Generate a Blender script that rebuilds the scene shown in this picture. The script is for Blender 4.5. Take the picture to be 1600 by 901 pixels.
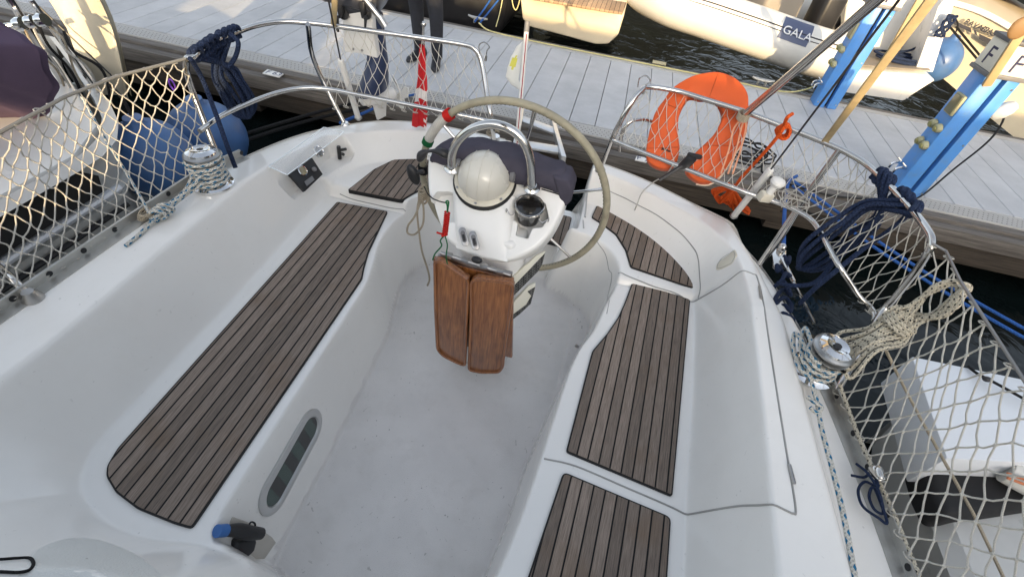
import bpy, bmesh, math, random
import numpy as np
from mathutils import Vector, Matrix, Euler
random.seed(7); rng = np.random.default_rng(7)
R = math.radians
for o in list(bpy.data.objects): bpy.data.objects.remove(o, do_unlink=True)
scene = bpy.context.scene
COL = scene.collection

# ---------------------------------------------------------------- camera
CAM_H = 2.0
CR, CD, CF = Vector((0.96643566, 0.23186335, 0.1106413)), Vector((0.24187378, -0.67600909, -0.69606665)), Vector((-0.08659782, 0.69946487, -0.70940096))
FPX = 735.73
cam_d = bpy.data.cameras.new('camera'); cam = bpy.data.objects.new('camera', cam_d); COL.objects.link(cam)
cam_d.sensor_width = 36.0; cam_d.lens = FPX / 1600 * 36; cam_d.clip_start = 0.02; cam_d.clip_end = 3000
cam.matrix_world = Matrix(((CR.x, -CD.x, -CF.x, 0), (CR.y, -CD.y, -CF.y, 0), (CR.z, -CD.z, -CF.z, CAM_H), (0, 0, 0, 1)))
scene.camera = cam

# ---------------------------------------------------------------- light
SUN_EL, SUN_DIR = R(14), Vector((-0.27, 1.0, 0)).normalized()      # the sun is low, behind the viewer
w = bpy.data.worlds.new('World'); scene.world = w; w.use_nodes = True
nt = w.node_tree; nt.nodes.clear()
sky = nt.nodes.new('ShaderNodeTexSky'); sky.sky_type = 'NISHITA'; sky.sun_disc = False
sky.sun_elevation = SUN_EL; sky.sun_rotation = math.atan2(-SUN_DIR.x, -SUN_DIR.y)
sky.air_density = 1.0; sky.dust_density = 2.5; sky.ozone_density = 0.6
bgn = nt.nodes.new('ShaderNodeBackground'); bgn.inputs[1].default_value = 0.15
wo = nt.nodes.new('ShaderNodeOutputWorld')
hsv = nt.nodes.new('ShaderNodeHueSaturation'); hsv.inputs['Saturation'].default_value = .50
nt.links.new(sky.outputs[0], hsv.inputs['Color']); nt.links.new(hsv.outputs[0], bgn.inputs[0]); nt.links.new(bgn.outputs[0], wo.inputs[0])
sd = bpy.data.lights.new('sun', 'SUN'); sd.energy = 2.5; sd.angle = R(0.5); sd.color = (1.0, 0.73, 0.40)
sun = bpy.data.objects.new('sun', sd); COL.objects.link(sun)
sun.rotation_euler = Vector((SUN_DIR.x * math.cos(SUN_EL), SUN_DIR.y * math.cos(SUN_EL), -math.sin(SUN_EL))).to_track_quat('-Z', 'Y').to_euler()
vs = scene.view_settings
vs.view_transform = 'Standard'; vs.look = 'None'; vs.gamma = 1.0; vs.use_curve_mapping = False
vs.exposure = 1.6

# ---------------------------------------------------------------- helpers
def _ray(px, py):
    return CR * ((px - 800) / FPX) + CD * ((py - 450.5) / FPX) + CF
def P(px, py, z=0.0):
    """point of the level z that the photograph shows at a pixel"""
    d = _ray(px, py); return Vector((0, 0, CAM_H)) + d * ((z - CAM_H) / d.z)
def PY(px, py, Y):
    d = _ray(px, py); return Vector((0, 0, CAM_H)) + d * (Y / d.y)
def PL(px, py, p0, n):
    d = _ray(px, py); o = Vector((0, 0, CAM_H)); return o + d * ((Vector(p0) - o).dot(n) / d.dot(n))
def catmull(pts, n=8, closed=False):
    pts = [Vector(p) for p in pts]
    if len(pts) < 3: return [pts[0].lerp(pts[-1], i / n) for i in range(n + 1)]
    N = len(pts); out = []
    for i in range(N if closed else N - 1):
        if closed: a, b, c, d = pts[i - 1], pts[i], pts[(i + 1) % N], pts[(i + 2) % N]
        else:
            b, c = pts[i], pts[i + 1]
            a = pts[i - 1] if i > 0 else b * 2 - c
            d = pts[i + 2] if i + 2 < N else c * 2 - b
        for k in range(n):
            t = k / n
            out.append(0.5 * ((2 * b) + (c - a) * t + (2 * a - 5 * b + 4 * c - d) * t * t + (3 * b - a - 3 * c + d) * t ** 3))
    if not closed: out.append(pts[-1].copy())
    return out
def fillet(pts, r, n=6, closed=False):
    """polyline with corners rounded"""
    pts = [Vector(p) for p in pts]; out = []; N = len(pts)
    for i, p in enumerate(pts):
        if not closed and (i == 0 or i == N - 1): out.append(p); continue
        a, b = pts[i - 1], pts[(i + 1) % N]
        ra = min(r, (a - p).length * .49); rb = min(r, (b - p).length * .49)
        s, e = p + (a - p).normalized() * ra, p + (b - p).normalized() * rb
        for k in range(n + 1):
            t = k / n; out.append(s * (1 - t) ** 2 + p * 2 * t * (1 - t) + e * t * t)
    return out
class B:
    """collects shapes into one mesh; UV = (around, metres along) for tubes, metres for sheets"""
    def __init__(s): s.v = []; s.f = []; s.uv = []; s.m = []; s.mi = 0
    def add(s, vs_, fs, uvs=None):
        o = len(s.v); s.v += [tuple(v) for v in vs_]
        for k, f in enumerate(fs):
            s.f.append(tuple(i + o for i in f)); s.m.append(s.mi)
            s.uv.append(uvs[k] if uvs else [(0, 0)] * len(f))
        return s
    def tube(s, path, r, n=8, closed=False, cap=True, v0=0.0):
        path = [Vector(p) for p in path]
        q = [path[0]]
        for p in path[1:]:
            if (p - q[-1]).length > 1e-6: q.append(p)
        path = q; N = len(path)
        if N < 2: return s
        rad = r if callable(r) else (lambda t: r)
        tan = []
        for i in range(N):
            a = path[i - 1] if (i > 0 or closed) else path[i]; b = path[(i + 1) % N] if (i < N - 1 or closed) else path[i]
            tan.append((b - a).normalized() if (b - a).length > 1e-9 else Vector((0, 0, 1)))
        t0 = tan[0]; u = t0.orthogonal().normalized()
        vs_ = []; L = [v0]
        for i in range(N):
            if i:
                u = u - tan[i] * u.dot(tan[i])
                u = u.normalized() if u.length > 1e-6 else tan[i].orthogonal().normalized()
                L.append(L[-1] + (path[i] - path[i - 1]).length)
            w_ = tan[i].cross(u); rr = rad(i / max(1, N - 1))
            for k in range(n):
                a = 2 * math.pi * k / n; vs_.append(path[i] + (u * math.cos(a) + w_ * math.sin(a)) * rr)
        fs = []; uvs = []
        for i in range(N if closed else N - 1):
            j = (i + 1) % N; lj = L[j] if j else L[-1] + (path[0] - path[-1]).length
            for k in range(n):
                k2 = (k + 1) % n
                fs.append((i * n + k, i * n + k2, j * n + k2, j * n + k))
                uvs.append([(k / n, L[i]), ((k + 1) / n, L[i]), ((k + 1) / n, lj), (k / n, lj)])
        if cap and not closed:
            fs.append(tuple(range(n))[::-1]); uvs.append([(0, 0)] * n)
            fs.append(tuple((N - 1) * n + k for k in range(n))); uvs.append([(0, 0)] * n)
        return s.add(vs_, fs, uvs)
    def loft(s, rows, closed_u=False, closed_v=False, cap=False):
        n = len(rows[0]); m = len(rows); vs_ = [p for r_ in rows for p in r_]; fs = []; uvs = []
        for i in range(m if closed_v else m - 1):
            for k in range(n if closed_u else n - 1):
                a, b = i * n + k, i * n + (k + 1) % n; c, d = ((i + 1) % m) * n + (k + 1) % n, ((i + 1) % m) * n + k
                fs.append((a, b, c, d)); uvs.append([(k / n, i / m), ((k + 1) / n, i / m), ((k + 1) / n, (i + 1) / m), (k / n, (i + 1) / m)])
        if cap:
            fs.append(tuple(range(n))[::-1]); uvs.append([(0, 0)] * n)
            fs.append(tuple((m - 1) * n + k for k in range(n))); uvs.append([(0, 0)] * n)
        return s.add(vs_, fs, uvs)
    def lathe(s, prof, c, ax=(0, 0, 1), n=28):
        """prof: (radius, height) list along axis ax from centre c"""
        c = Vector(c); ax = Vector(ax).normalized(); u = ax.orthogonal().normalized(); w_ = ax.cross(u)
        rows = [[c + ax * h + (u * math.cos(2 * math.pi * k / n) + w_ * math.sin(2 * math.pi * k / n)) * max(r_, 1e-5) for k in range(n)] for r_, h in prof]
        return s.loft(rows, closed_u=True, cap=True)
    def prism(s, pts, d, bev=0.0, seg=2):
        """outline pts extruded by vector d, edges bevelled"""
        bm = bmesh.new(); d = Vector(d)
        f = bm.faces.new([bm.verts.new(Vector(p)) for p in pts])
        g = bmesh.ops.extrude_face_region(bm, geom=[f])
        bmesh.ops.translate(bm, verts=[e for e in g['geom'] if isinstance(e, bmesh.types.BMVert)], vec=d)
        bmesh.ops.recalc_face_normals(bm, faces=bm.faces)
        if bev:
            es = [e for e in bm.edges if len(e.link_faces) == 2 and e.calc_face_angle(0) > R(28)]
            bmesh.ops.bevel(bm, geom=es, offset=bev, segments=seg, affect='EDGES', profile=.5)
        return s._bm(bm)
    def box(s, c, size, rot=None, bev=0.0, seg=2):
        bm = bmesh.new(); bmesh.ops.create_cube(bm, size=1.0)
        for v in bm.verts: v.co = Vector((v.co.x * size[0], v.co.y * size[1], v.co.z * size[2]))
        if bev: bmesh.ops.bevel(bm, geom=bm.edges[:], offset=min(bev, min(size) * .49), segments=seg, affect='EDGES', profile=.5)
        M = Matrix.Translation(Vector(c)) @ ((rot.to_4x4() if isinstance(rot, Matrix) else Euler(rot).to_matrix().to_4x4()) if rot is not None else Matrix.Identity(4))
        bmesh.ops.transform(bm, matrix=M, verts=bm.verts)
        return s._bm(bm)
    def ball(s, c, rx, ry=None, rz=None, rot=None, n=16):
        ry = ry or rx; rz = rz or rx
        bm = bmesh.new(); bmesh.ops.create_uvsphere(bm, u_segments=n, v_segments=max(6, n * 2 // 3), radius=1.0)
        M = Matrix.Translation(Vector(c)) @ ((rot.to_4x4() if isinstance(rot, Matrix) else Euler(rot).to_matrix().to_4x4()) if rot is not None else Matrix.Identity(4)) @ Matrix.Diagonal((rx, ry, rz, 1))
        bmesh.ops.transform(bm, matrix=M, verts=bm.verts)
        return s._bm(bm)
    def _bm(s, bm):
        bm.verts.index_update(); bm.normal_update()
        vs_ = [v.co.copy() for v in bm.verts]; fs = []; uvs = []
        for f in bm.faces:
            fs.append([v.index for v in f.verts]); n = f.normal
            ax = max(range(3), key=lambda i: abs(n[i])); i, j = [(1, 2), (0, 2), (0, 1)][ax]
            uvs.append([(v.co[i], v.co[j]) for v in f.verts])
        bm.free(); return s.add(vs_, fs, uvs)
    def build(s, name, mat, parent=None, origin=None, sharp=35, **props):
        if origin is None:
            if parent is not None: origin = Vector(parent['_o'])
            else:
                a = np.array(s.v); origin = Vector((a[:, 0].mean(), a[:, 1].mean(), a[:, 2].min()))
        origin = Vector(origin)
        me = bpy.data.meshes.new(name)
        me.from_pydata([(v[0] - origin.x, v[1] - origin.y, v[2] - origin.z) for v in s.v], [], s.f)
        uvl = me.uv_layers.new(name='UV')
        flat = [c for f in s.uv for uv in f for c in uv]
        if len(flat) == len(uvl.data) * 2: uvl.data.foreach_set('uv', flat)
        for m in (mat if isinstance(mat, (list, tuple)) else [mat]): me.materials.append(m)
        if isinstance(mat, (list, tuple)): me.polygons.foreach_set('material_index', s.m)
        me.polygons.foreach_set('use_smooth', [True] * len(me.polygons))
        me.update(); me.validate()
        if sharp < 179: me.set_sharp_from_angle(angle=R(sharp))
        o = bpy.data.objects.new(name, me); COL.objects.link(o)
        if parent is not None: o.parent = parent
        else: o.location = origin
        o['_o'] = tuple(origin)
        for k, v in props.items(): o[k] = v
        return o
def thing(name, label, cat, loc, group=None):
    o = bpy.data.objects.new(name, None); o.empty_display_size = .1; COL.objects.link(o)
    o.location = loc; o['_o'] = tuple(loc); o['label'] = label; o['category'] = cat
    if group: o['group'] = group
    return o
def tag(o, label=None, cat=None, group=None, kind=None):
    for k, v in (('label', label), ('category', cat), ('group', group), ('kind', kind)):
        if v: o[k] = v
    return o

# ---------------------------------------------------------------- materials
MATS = {}
def nmat(name, col, rough=.5, metal=0.0, coat=0.0, var=0.06, scale=6.0, bump=0.0, bscale=60.0, spec=.5, dirt=None, dscale=2.5, damt=.5, trans=0.0, ior=1.45, coords='Object', sub=0.0, rvar=.12, specks=0.0, sscale=45):
    """principled material with noise in colour and roughness, optional stains and bump"""
    if name in MATS: return MATS[name]
    m = bpy.data.materials.new(name); m.use_nodes = True; t = m.node_tree; N, L = t.nodes, t.links
    b = N['Principled BSDF']; tc = N.new('ShaderNodeTexCoord')
    no = N.new('ShaderNodeTexNoise'); no.inputs['Scale'].default_value = scale; no.inputs['Detail'].default_value = 5
    L.new(tc.outputs[coords], no.inputs['Vector'])
    mr = N.new('ShaderNodeMapRange'); mr.inputs[1].default_value = .3; mr.inputs[2].default_value = .7; mr.inputs[3].default_value = 1 - var; mr.inputs[4].default_value = 1 + var
    L.new(no.outputs[0], mr.inputs[0])
    mx = N.new('ShaderNodeMix'); mx.data_type = 'RGBA'; mx.blend_type = 'MULTIPLY'; mx.inputs[0].default_value = 1.0
    mx.inputs[6].default_value = (*col, 1); L.new(mr.outputs[0], mx.inputs[7]); out = mx.outputs[2]
    if dirt:
        n2 = N.new('ShaderNodeTexNoise'); n2.inputs['Scale'].default_value = dscale; n2.inputs['Detail'].default_value = 8; n2.inputs['Roughness'].default_value = .65
        L.new(tc.outputs[coords], n2.inputs['Vector'])
        r2 = N.new('ShaderNodeMapRange'); r2.inputs[1].default_value = .5; r2.inputs[2].default_value = .75; r2.inputs[3].default_value = 0; r2.inputs[4].default_value = damt; L.new(n2.outputs[0], r2.inputs[0])
        m2 = N.new('ShaderNodeMix'); m2.data_type = 'RGBA'; L.new(r2.outputs[0], m2.inputs[0]); L.new(out, m2.inputs[6]); m2.inputs[7].default_value = (*dirt, 1); out = m2.outputs[2]
    if specks:
        vo = N.new('ShaderNodeTexVoronoi'); vo.inputs['Scale'].default_value = sscale; vo.inputs['Randomness'].default_value = 1; L.new(tc.outputs[coords], vo.inputs['Vector'])
        n5 = N.new('ShaderNodeTexNoise'); n5.inputs['Scale'].default_value = 3.1; n5.inputs['Detail'].default_value = 3; L.new(tc.outputs[coords], n5.inputs['Vector'])
        th = N.new('ShaderNodeMapRange'); th.inputs[1].default_value = .5; th.inputs[2].default_value = .8; th.inputs[3].default_value = .03; th.inputs[4].default_value = .16; L.new(n5.outputs[0], th.inputs[0])
        lt = N.new('ShaderNodeMath'); lt.operation = 'LESS_THAN'; L.new(vo.outputs['Distance'], lt.inputs[0]); L.new(th.outputs[0], lt.inputs[1])
        ml = N.new('ShaderNodeMath'); ml.operation = 'MULTIPLY'; L.new(lt.outputs[0], ml.inputs[0]); ml.inputs[1].default_value = specks
        n6 = N.new('ShaderNodeTexNoise'); n6.inputs['Scale'].default_value = 22; n6.inputs['Detail'].default_value = 2; n6.inputs['Distortion'].default_value = 2.5; L.new(tc.outputs[coords], n6.inputs['Vector'])
        sc = N.new('ShaderNodeMapRange'); sc.inputs[1].default_value = .70; sc.inputs[2].default_value = .76; sc.inputs[4].default_value = specks * .6; L.new(n6.outputs[0], sc.inputs[0])
        mxx = N.new('ShaderNodeMath'); mxx.operation = 'MAXIMUM'; L.new(ml.outputs[0], mxx.inputs[0]); L.new(sc.outputs[0], mxx.inputs[1])
        m4 = N.new('ShaderNodeMix'); m4.data_type = 'RGBA'; L.new(mxx.outputs[0], m4.inputs[0]); L.new(out, m4.inputs[6]); m4.inputs[7].default_value = (.16, .15, .13, 1); out = m4.outputs[2]
    L.new(out, b.inputs['Base Color'])
    rr = N.new('ShaderNodeMapRange'); rr.inputs[1].default_value = .3; rr.inputs[2].default_value = .7; rr.inputs[3].default_value = max(0.02, rough * (1 - rvar)); rr.inputs[4].default_value = min(1, rough * (1 + rvar))
    L.new(no.outputs[0], rr.inputs[0]); L.new(rr.outputs[0], b.inputs['Roughness'])
    b.inputs['Metallic'].default_value = metal; b.inputs['Coat Weight'].default_value = coat; b.inputs['Coat Roughness'].default_value = .12
    b.inputs['Specular IOR Level'].default_value = spec; b.inputs['IOR'].default_value = ior
    b.inputs['Transmission Weight'].default_value = trans
    if bump:
        n3 = N.new('ShaderNodeTexNoise'); n3.inputs['Scale'].default_value = bscale; n3.inputs['Detail'].default_value = 3; L.new(tc.outputs[coords], n3.inputs['Vector'])
        bu = N.new('ShaderNodeBump'); bu.inputs['Strength'].default_value = bump; bu.inputs['Distance'].default_value = .01; L.new(n3.outputs[0], bu.inputs['Height']); L.new(bu.outputs[0], b.inputs['Normal'])
    MATS[name] = m; return m
GEL = nmat('gelcoat_white', (.79, .772, .735), .22, coat=.3, var=.02, scale=3, dirt=(.60, .575, .52), dscale=3.4, damt=.20, specks=.22, sscale=26)
GELS = nmat('gelcoat_nonskid', (.685, .662, .638), .45, var=.06, scale=5, bump=.25, bscale=260, dirt=(.48, .45, .41), dscale=8, damt=.3, specks=.7, sscale=30)
GELB = nmat('gelcoat_binnacle', (.80, .79, .76), .3, coat=.2, var=.02, dirt=(.6, .58, .5), dscale=4, damt=.12)
SS = nmat('stainless_steel', (.62, .60, .57), .16, metal=1.0, var=.05, scale=12, rvar=.5)
SSD = nmat('brushed_steel', (.45, .44, .43), .32, metal=1.0, var=.08, scale=20)
CHROME = nmat('chrome', (.75, .75, .75), .07, metal=1.0, var=.02)
ALU = nmat('aluminium_rail', (.52, .51, .48), .38, metal=.85, var=.08, scale=14, dirt=(.25, .23, .18), dscale=6, damt=.4)
BLACK = nmat('black_plastic', (.018, .018, .02), .42, var=.15)
RUBBER = nmat('black_rubber', (.012, .012, .012), .7, var=.2)
WHITEP = nmat('white_plastic', (.72, .71, .68), .4, var=.03, dirt=(.5, .47, .4), damt=.2, dscale=8)
CREAMP = nmat('cream_plastic', (.62, .58, .48), .35, var=.04, coat=.2)
GREYP = nmat('grey_plastic', (.16, .16, .165), .45, var=.08)
GLASSD = nmat('dark_glass', (.012, .02, .018), .06, var=.1, coat=.5)

def rope_mat(name, base, fleck=None, freq=(4, 60), width=.35, twist=1.0, rough=.85):
    """braided rope: strands by UV (around, along) with flecks"""
    m = bpy.data.materials.new(name); m.use_nodes = True; t = m.node_tree; N, L = t.nodes, t.links
    b = N['Principled BSDF']; b.inputs['Roughness'].default_value = rough; b.inputs['Specular IOR Level'].default_value = .25
    uv = N.new('ShaderNodeUVMap'); sp = N.new('ShaderNodeSeparateXYZ'); L.new(uv.outputs[0], sp.inputs[0])
    def mth(op, a, b_):
        n = N.new('ShaderNodeMath'); n.operation = op
        for i, x in enumerate((a, b_)):
            if x is None: continue
            if isinstance(x, (int, float)): n.inputs[i].default_value = x
            else: L.new(x, n.inputs[i])
        return n.outputs[0]
    vl = mth('MULTIPLY', sp.outputs[1], freq[1]); ul = mth('MULTIPLY', sp.outputs[0], freq[0])
    s1 = mth('SINE', mth('MULTIPLY', mth('ADD', ul, vl), 6.2832), None); s2 = mth('SINE', mth('MULTIPLY', mth('SUBTRACT', ul, vl), 6.2832), None)
    h = mth('MAXIMUM', s1, s2)
    no = N.new('ShaderNodeTexNoise'); no.inputs['Scale'].default_value = 30; tc = N.new('ShaderNodeTexCoord'); L.new(tc.outputs['Object'], no.inputs[0])
    mr = N.new('ShaderNodeMapRange'); mr.inputs[3].default_value = .72; mr.inputs[4].default_value = 1.2; L.new(no.outputs[0], mr.inputs[0])
    hr = N.new('ShaderNodeMapRange'); hr.inputs[1].default_value = -1; hr.inputs[2].default_value = 1; hr.inputs[3].default_value = .7; hr.inputs[4].default_value = 1.05; L.new(h, hr.inputs[0])
    k = mth('MULTIPLY', mr.outputs[0], hr.outputs[0])
    mx = N.new('ShaderNodeMix'); mx.data_type = 'RGBA'; mx.blend_type = 'MULTIPLY'; mx.inputs[0].default_value = 1; L.new(k, mx.inputs[7])
    if fleck:
        a = mth('FRACT', mth('ADD', mth('MULTIPLY', sp.outputs[0], fleck[1][0]), mth('MULTIPLY', sp.outputs[1], fleck[1][1])), None)
        c = mth('FRACT', mth('SUBTRACT', mth('MULTIPLY', sp.outputs[0], fleck[1][0]), mth('MULTIPLY', sp.outputs[1], fleck[1][1])), None)
        q = mth('MULTIPLY', mth('LESS_THAN', a, width), mth('LESS_THAN', c, width))
        mc = N.new('ShaderNodeMix'); mc.data_type = 'RGBA'; L.new(q, mc.inputs[0]); mc.inputs[6].default_value = (*base, 1); mc.inputs[7].default_value = (*fleck[0], 1)
        L.new(mc.outputs[2], mx.inputs[6])
    else: mx.inputs[6].default_value = (*base, 1)
    L.new(mx.outputs[2], b.inputs['Base Color'])
    bu = N.new('ShaderNodeBump'); bu.inputs['Strength'].default_value = .6; bu.inputs['Distance'].default_value = .003; L.new(h, bu.inputs['Height']); L.new(bu.outputs[0], b.inputs['Normal'])
    return m
ROPE_NAVY = rope_mat('rope_navy', (.016, .028, .068), None, (3, 70))
ROPE_BLUE = rope_mat('rope_blue', (.03, .11, .36), None, (3, 50))
ROPE_FLECK = rope_mat('rope_white_blue_fleck', (.62, .60, .54), ((.02, .17, .32), (2, 22)), (3, 90), .45)
ROPE_CREAM = rope_mat('rope_cream_black_fleck', (.62, .56, .44), ((.012, .012, .016), (2, 38)), (3, 100), .32)
ROPE_TAN = rope_mat('rope_tan', (.42, .36, .27), None, (3, 120))
ROPE_WHITE = rope_mat('rope_white', (.60, .58, .53), None, (3, 120))
ROPE_ORANGE = rope_mat('rope_orange', (.72, .10, .012), None, (3, 80))
ROPE_RED = rope_mat('rope_red', (.62, .02, .015), None, (3, 80))
ROPE_GREEN = rope_mat('rope_green', (.01, .14, .045), None, (3, 80))
ROPE_BLACK = rope_mat('rope_black', (.012, .012, .013), None, (3, 80))
NETM = rope_mat('net_cord', (.70, .67, .60), None, (3, 150))

def teak_mat(name, w=.0405, seam=.14, tint=(1, 1, 1)):
    """weathered teak: UV x runs across the planks, UV y along them, in metres"""
    m = bpy.data.materials.new(name); m.use_nodes = True; t = m.node_tree; N, L = t.nodes, t.links
    b = N['Principled BSDF']; b.inputs['Roughness'].default_value = .75; b.inputs['Specular IOR Level'].default_value = .25
    uv = N.new('ShaderNodeUVMap'); sp = N.new('ShaderNodeSeparateXYZ'); L.new(uv.outputs[0], sp.inputs[0])
    d = N.new('ShaderNodeMath'); d.operation = 'DIVIDE'; L.new(sp.outputs[0], d.inputs[0]); d.inputs[1].default_value = w
    fl = N.new('ShaderNodeMath'); fl.operation = 'FLOOR'; L.new(d.outputs[0], fl.inputs[0])
    fr = N.new('ShaderNodeMath'); fr.operation = 'FRACT'; L.new(d.outputs[0], fr.inputs[0])
    pp = N.new('ShaderNodeMath'); pp.operation = 'PINGPONG'; L.new(fr.outputs[0], pp.inputs[0]); pp.inputs[1].default_value = .5
    st = N.new('ShaderNodeMapRange'); st.inputs[1].default_value = seam * .42; st.inputs[2].default_value = seam * .58; L.new(pp.outputs[0], st.inputs[0])
    wn = N.new('ShaderNodeTexWhiteNoise'); wn.noise_dimensions = '1D'; L.new(fl.outputs[0], wn.inputs[1])
    # grain: noise stretched along the plank, shifted per plank
    cb = N.new('ShaderNodeCombineXYZ')
    gx = N.new('ShaderNodeMath'); gx.operation = 'MULTIPLY'; L.new(sp.outputs[0], gx.inputs[0]); gx.inputs[1].default_value = 420
    gy = N.new('ShaderNodeMath'); gy.operation = 'MULTIPLY'; L.new(sp.outputs[1], gy.inputs[0]); gy.inputs[1].default_value = 14
    gz = N.new('ShaderNodeMath'); gz.operation = 'MULTIPLY'; L.new(fl.outputs[0], gz.inputs[0]); gz.inputs[1].default_value = 7.3
    for i, x in enumerate((gx, gy, gz)): L.new(x.outputs[0], cb.inputs[i])
    n1 = N.new('ShaderNodeTexNoise'); n1.inputs['Scale'].default_value = 1; n1.inputs['Detail'].default_value = 4; n1.inputs['Roughness'].default_value = .7; L.new(cb.outputs[0], n1.inputs[0])
    n2 = N.new('ShaderNodeTexNoise'); n2.inputs['Scale'].default_value = 5; n2.inputs['Detail'].default_value = 7; L.new(uv.outputs[0], n2.inputs[0])
    cr = N.new('ShaderNodeValToRGB'); e = cr.color_ramp
    e.elements[0].position = .30; e.elements[0].color = (.12 * tint[0], .098 * tint[1], .080 * tint[2], 1)
    e.elements[1].position = .70; e.elements[1].color = (.30 * tint[0], .24 * tint[1], .196 * tint[2], 1)
    k = e.elements.new(.5); k.color = (.21 * tint[0], .166 * tint[1], .135 * tint[2], 1)
    L.new(n1.outputs[0], cr.inputs[0])
    pm = N.new('ShaderNodeMapRange'); pm.inputs[3].default_value = .72; pm.inputs[4].default_value = 1.2; L.new(wn.outputs[0], pm.inputs[0])
    m1 = N.new('ShaderNodeMix'); m1.data_type = 'RGBA'; m1.blend_type = 'MULTIPLY'; m1.inputs[0].default_value = 1; L.new(cr.outputs[0], m1.inputs[6]); L.new(pm.outputs[0], m1.inputs[7])
    r2 = N.new('ShaderNodeMapRange'); r2.inputs[1].default_value = .52; r2.inputs[2].default_value = .72; r2.inputs[4].default_value = .6; L.new(n2.outputs[0], r2.inputs[0])
    m2 = N.new('ShaderNodeMix'); m2.data_type = 'RGBA'; L.new(r2.outputs[0], m2.inputs[0]); L.new(m1.outputs[2], m2.inputs[6]); m2.inputs[7].default_value = (.17, .115, .075, 1)
    m3 = N.new('ShaderNodeMix'); m3.data_type = 'RGBA'; L.new(st.outputs[0], m3.inputs[0]); m3.inputs[6].default_value = (.008, .008, .008, 1); L.new(m2.outputs[2], m3.inputs[7])
    L.new(m3.outputs[2], b.inputs['Base Color'])
    hh = N.new('ShaderNodeMath'); hh.operation = 'MULTIPLY_ADD'; L.new(n1.outputs[0], hh.inputs[0]); hh.inputs[1].default_value = .4; L.new(st.outputs[0], hh.inputs[2])
    bu = N.new('ShaderNodeBump'); bu.inputs['Strength'].default_value = .5; bu.inputs['Distance'].default_value = .002; L.new(hh.outputs[0], bu.inputs['Height']); L.new(bu.outputs[0], b.inputs['Normal'])
    return m
TEAK = teak_mat('teak_weathered')

def varnish_mat():
    m = bpy.data.materials.new('varnished_wood'); m.use_nodes = True; t = m.node_tree; N, L = t.nodes, t.links
    b = N['Principled BSDF']; tc = N.new('ShaderNodeTexCoord'); mp = N.new('ShaderNodeMapping'); mp.inputs['Scale'].default_value = (55, 55, 4)
    L.new(tc.outputs['Object'], mp.inputs[0]); n1 = N.new('ShaderNodeTexNoise'); n1.inputs['Scale'].default_value = 2.2; n1.inputs['Detail'].default_value = 6; n1.inputs['Distortion'].default_value = .6; L.new(mp.outputs[0], n1.inputs[0])
    cr = N.new('ShaderNodeValToRGB'); e = cr.color_ramp; e.elements[0].position = .3; e.elements[0].color = (.15, .046, .013, 1); e.elements[1].position = .72; e.elements[1].color = (.36, .14, .042, 1); L.new(n1.outputs[0], cr.inputs[0])
    n2 = N.new('ShaderNodeTexNoise'); n2.inputs['Scale'].default_value = 9; n2.inputs['Detail'].default_value = 5; L.new(tc.outputs['Object'], n2.inputs[0])
    r2 = N.new('ShaderNodeMapRange'); r2.inputs[1].default_value = .55; r2.inputs[2].default_value = .78; r2.inputs[4].default_value = .4; L.new(n2.outputs[0], r2.inputs[0])
    m2 = N.new('ShaderNodeMix'); m2.data_type = 'RGBA'; L.new(r2.outputs[0], m2.inputs[0]); L.new(cr.outputs[0], m2.inputs[6]); m2.inputs[7].default_value = (.045, .016, .006, 1); L.new(m2.outputs[2], b.inputs['Base Color'])
    b.inputs['Roughness'].default_value = .3; b.inputs['Coat Weight'].default_value = .8; b.inputs['Coat Roughness'].default_value = .12
    return m
VARN = varnish_mat()
# ================================================================ the setting
def sheet(name, pts, z, mat, kind='structure'):
    b = B(); b.add([(x, y, z) for x, y in pts], [tuple(range(len(pts)))], [[(x, y) for x, y in pts]])
    return tag(b.build(name, mat, origin=(0, 0, 0)), kind=kind)
WATER_Z = -0.55
def water_mat():
    m = bpy.data.materials.new('harbour_water'); m.use_nodes = True; t = m.node_tree; N, L = t.nodes, t.links; b = N['Principled BSDF']
    b.inputs['Base Color'].default_value = (.004, .007, .007, 1); b.inputs['Roughness'].default_value = .04; b.inputs['IOR'].default_value = 1.33; b.inputs['Specular IOR Level'].default_value = .32
    tc = N.new('ShaderNodeTexCoord'); n = N.new('ShaderNodeTexNoise'); n.inputs['Scale'].default_value = 3.2; n.inputs['Detail'].default_value = 4; n.inputs['Distortion'].default_value = .8; L.new(tc.outputs['Object'], n.inputs[0])
    bu = N.new('ShaderNodeBump'); bu.inputs['Strength'].default_value = .5; bu.inputs['Distance'].default_value = .03; L.new(n.outputs[0], bu.inputs['Height']); L.new(bu.outputs[0], b.inputs['Normal'])
    return m
sheet('harbour_water', [(-900, -900), (900, -900), (900, 900), (-900, 900)], WATER_Z, water_mat())

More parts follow.
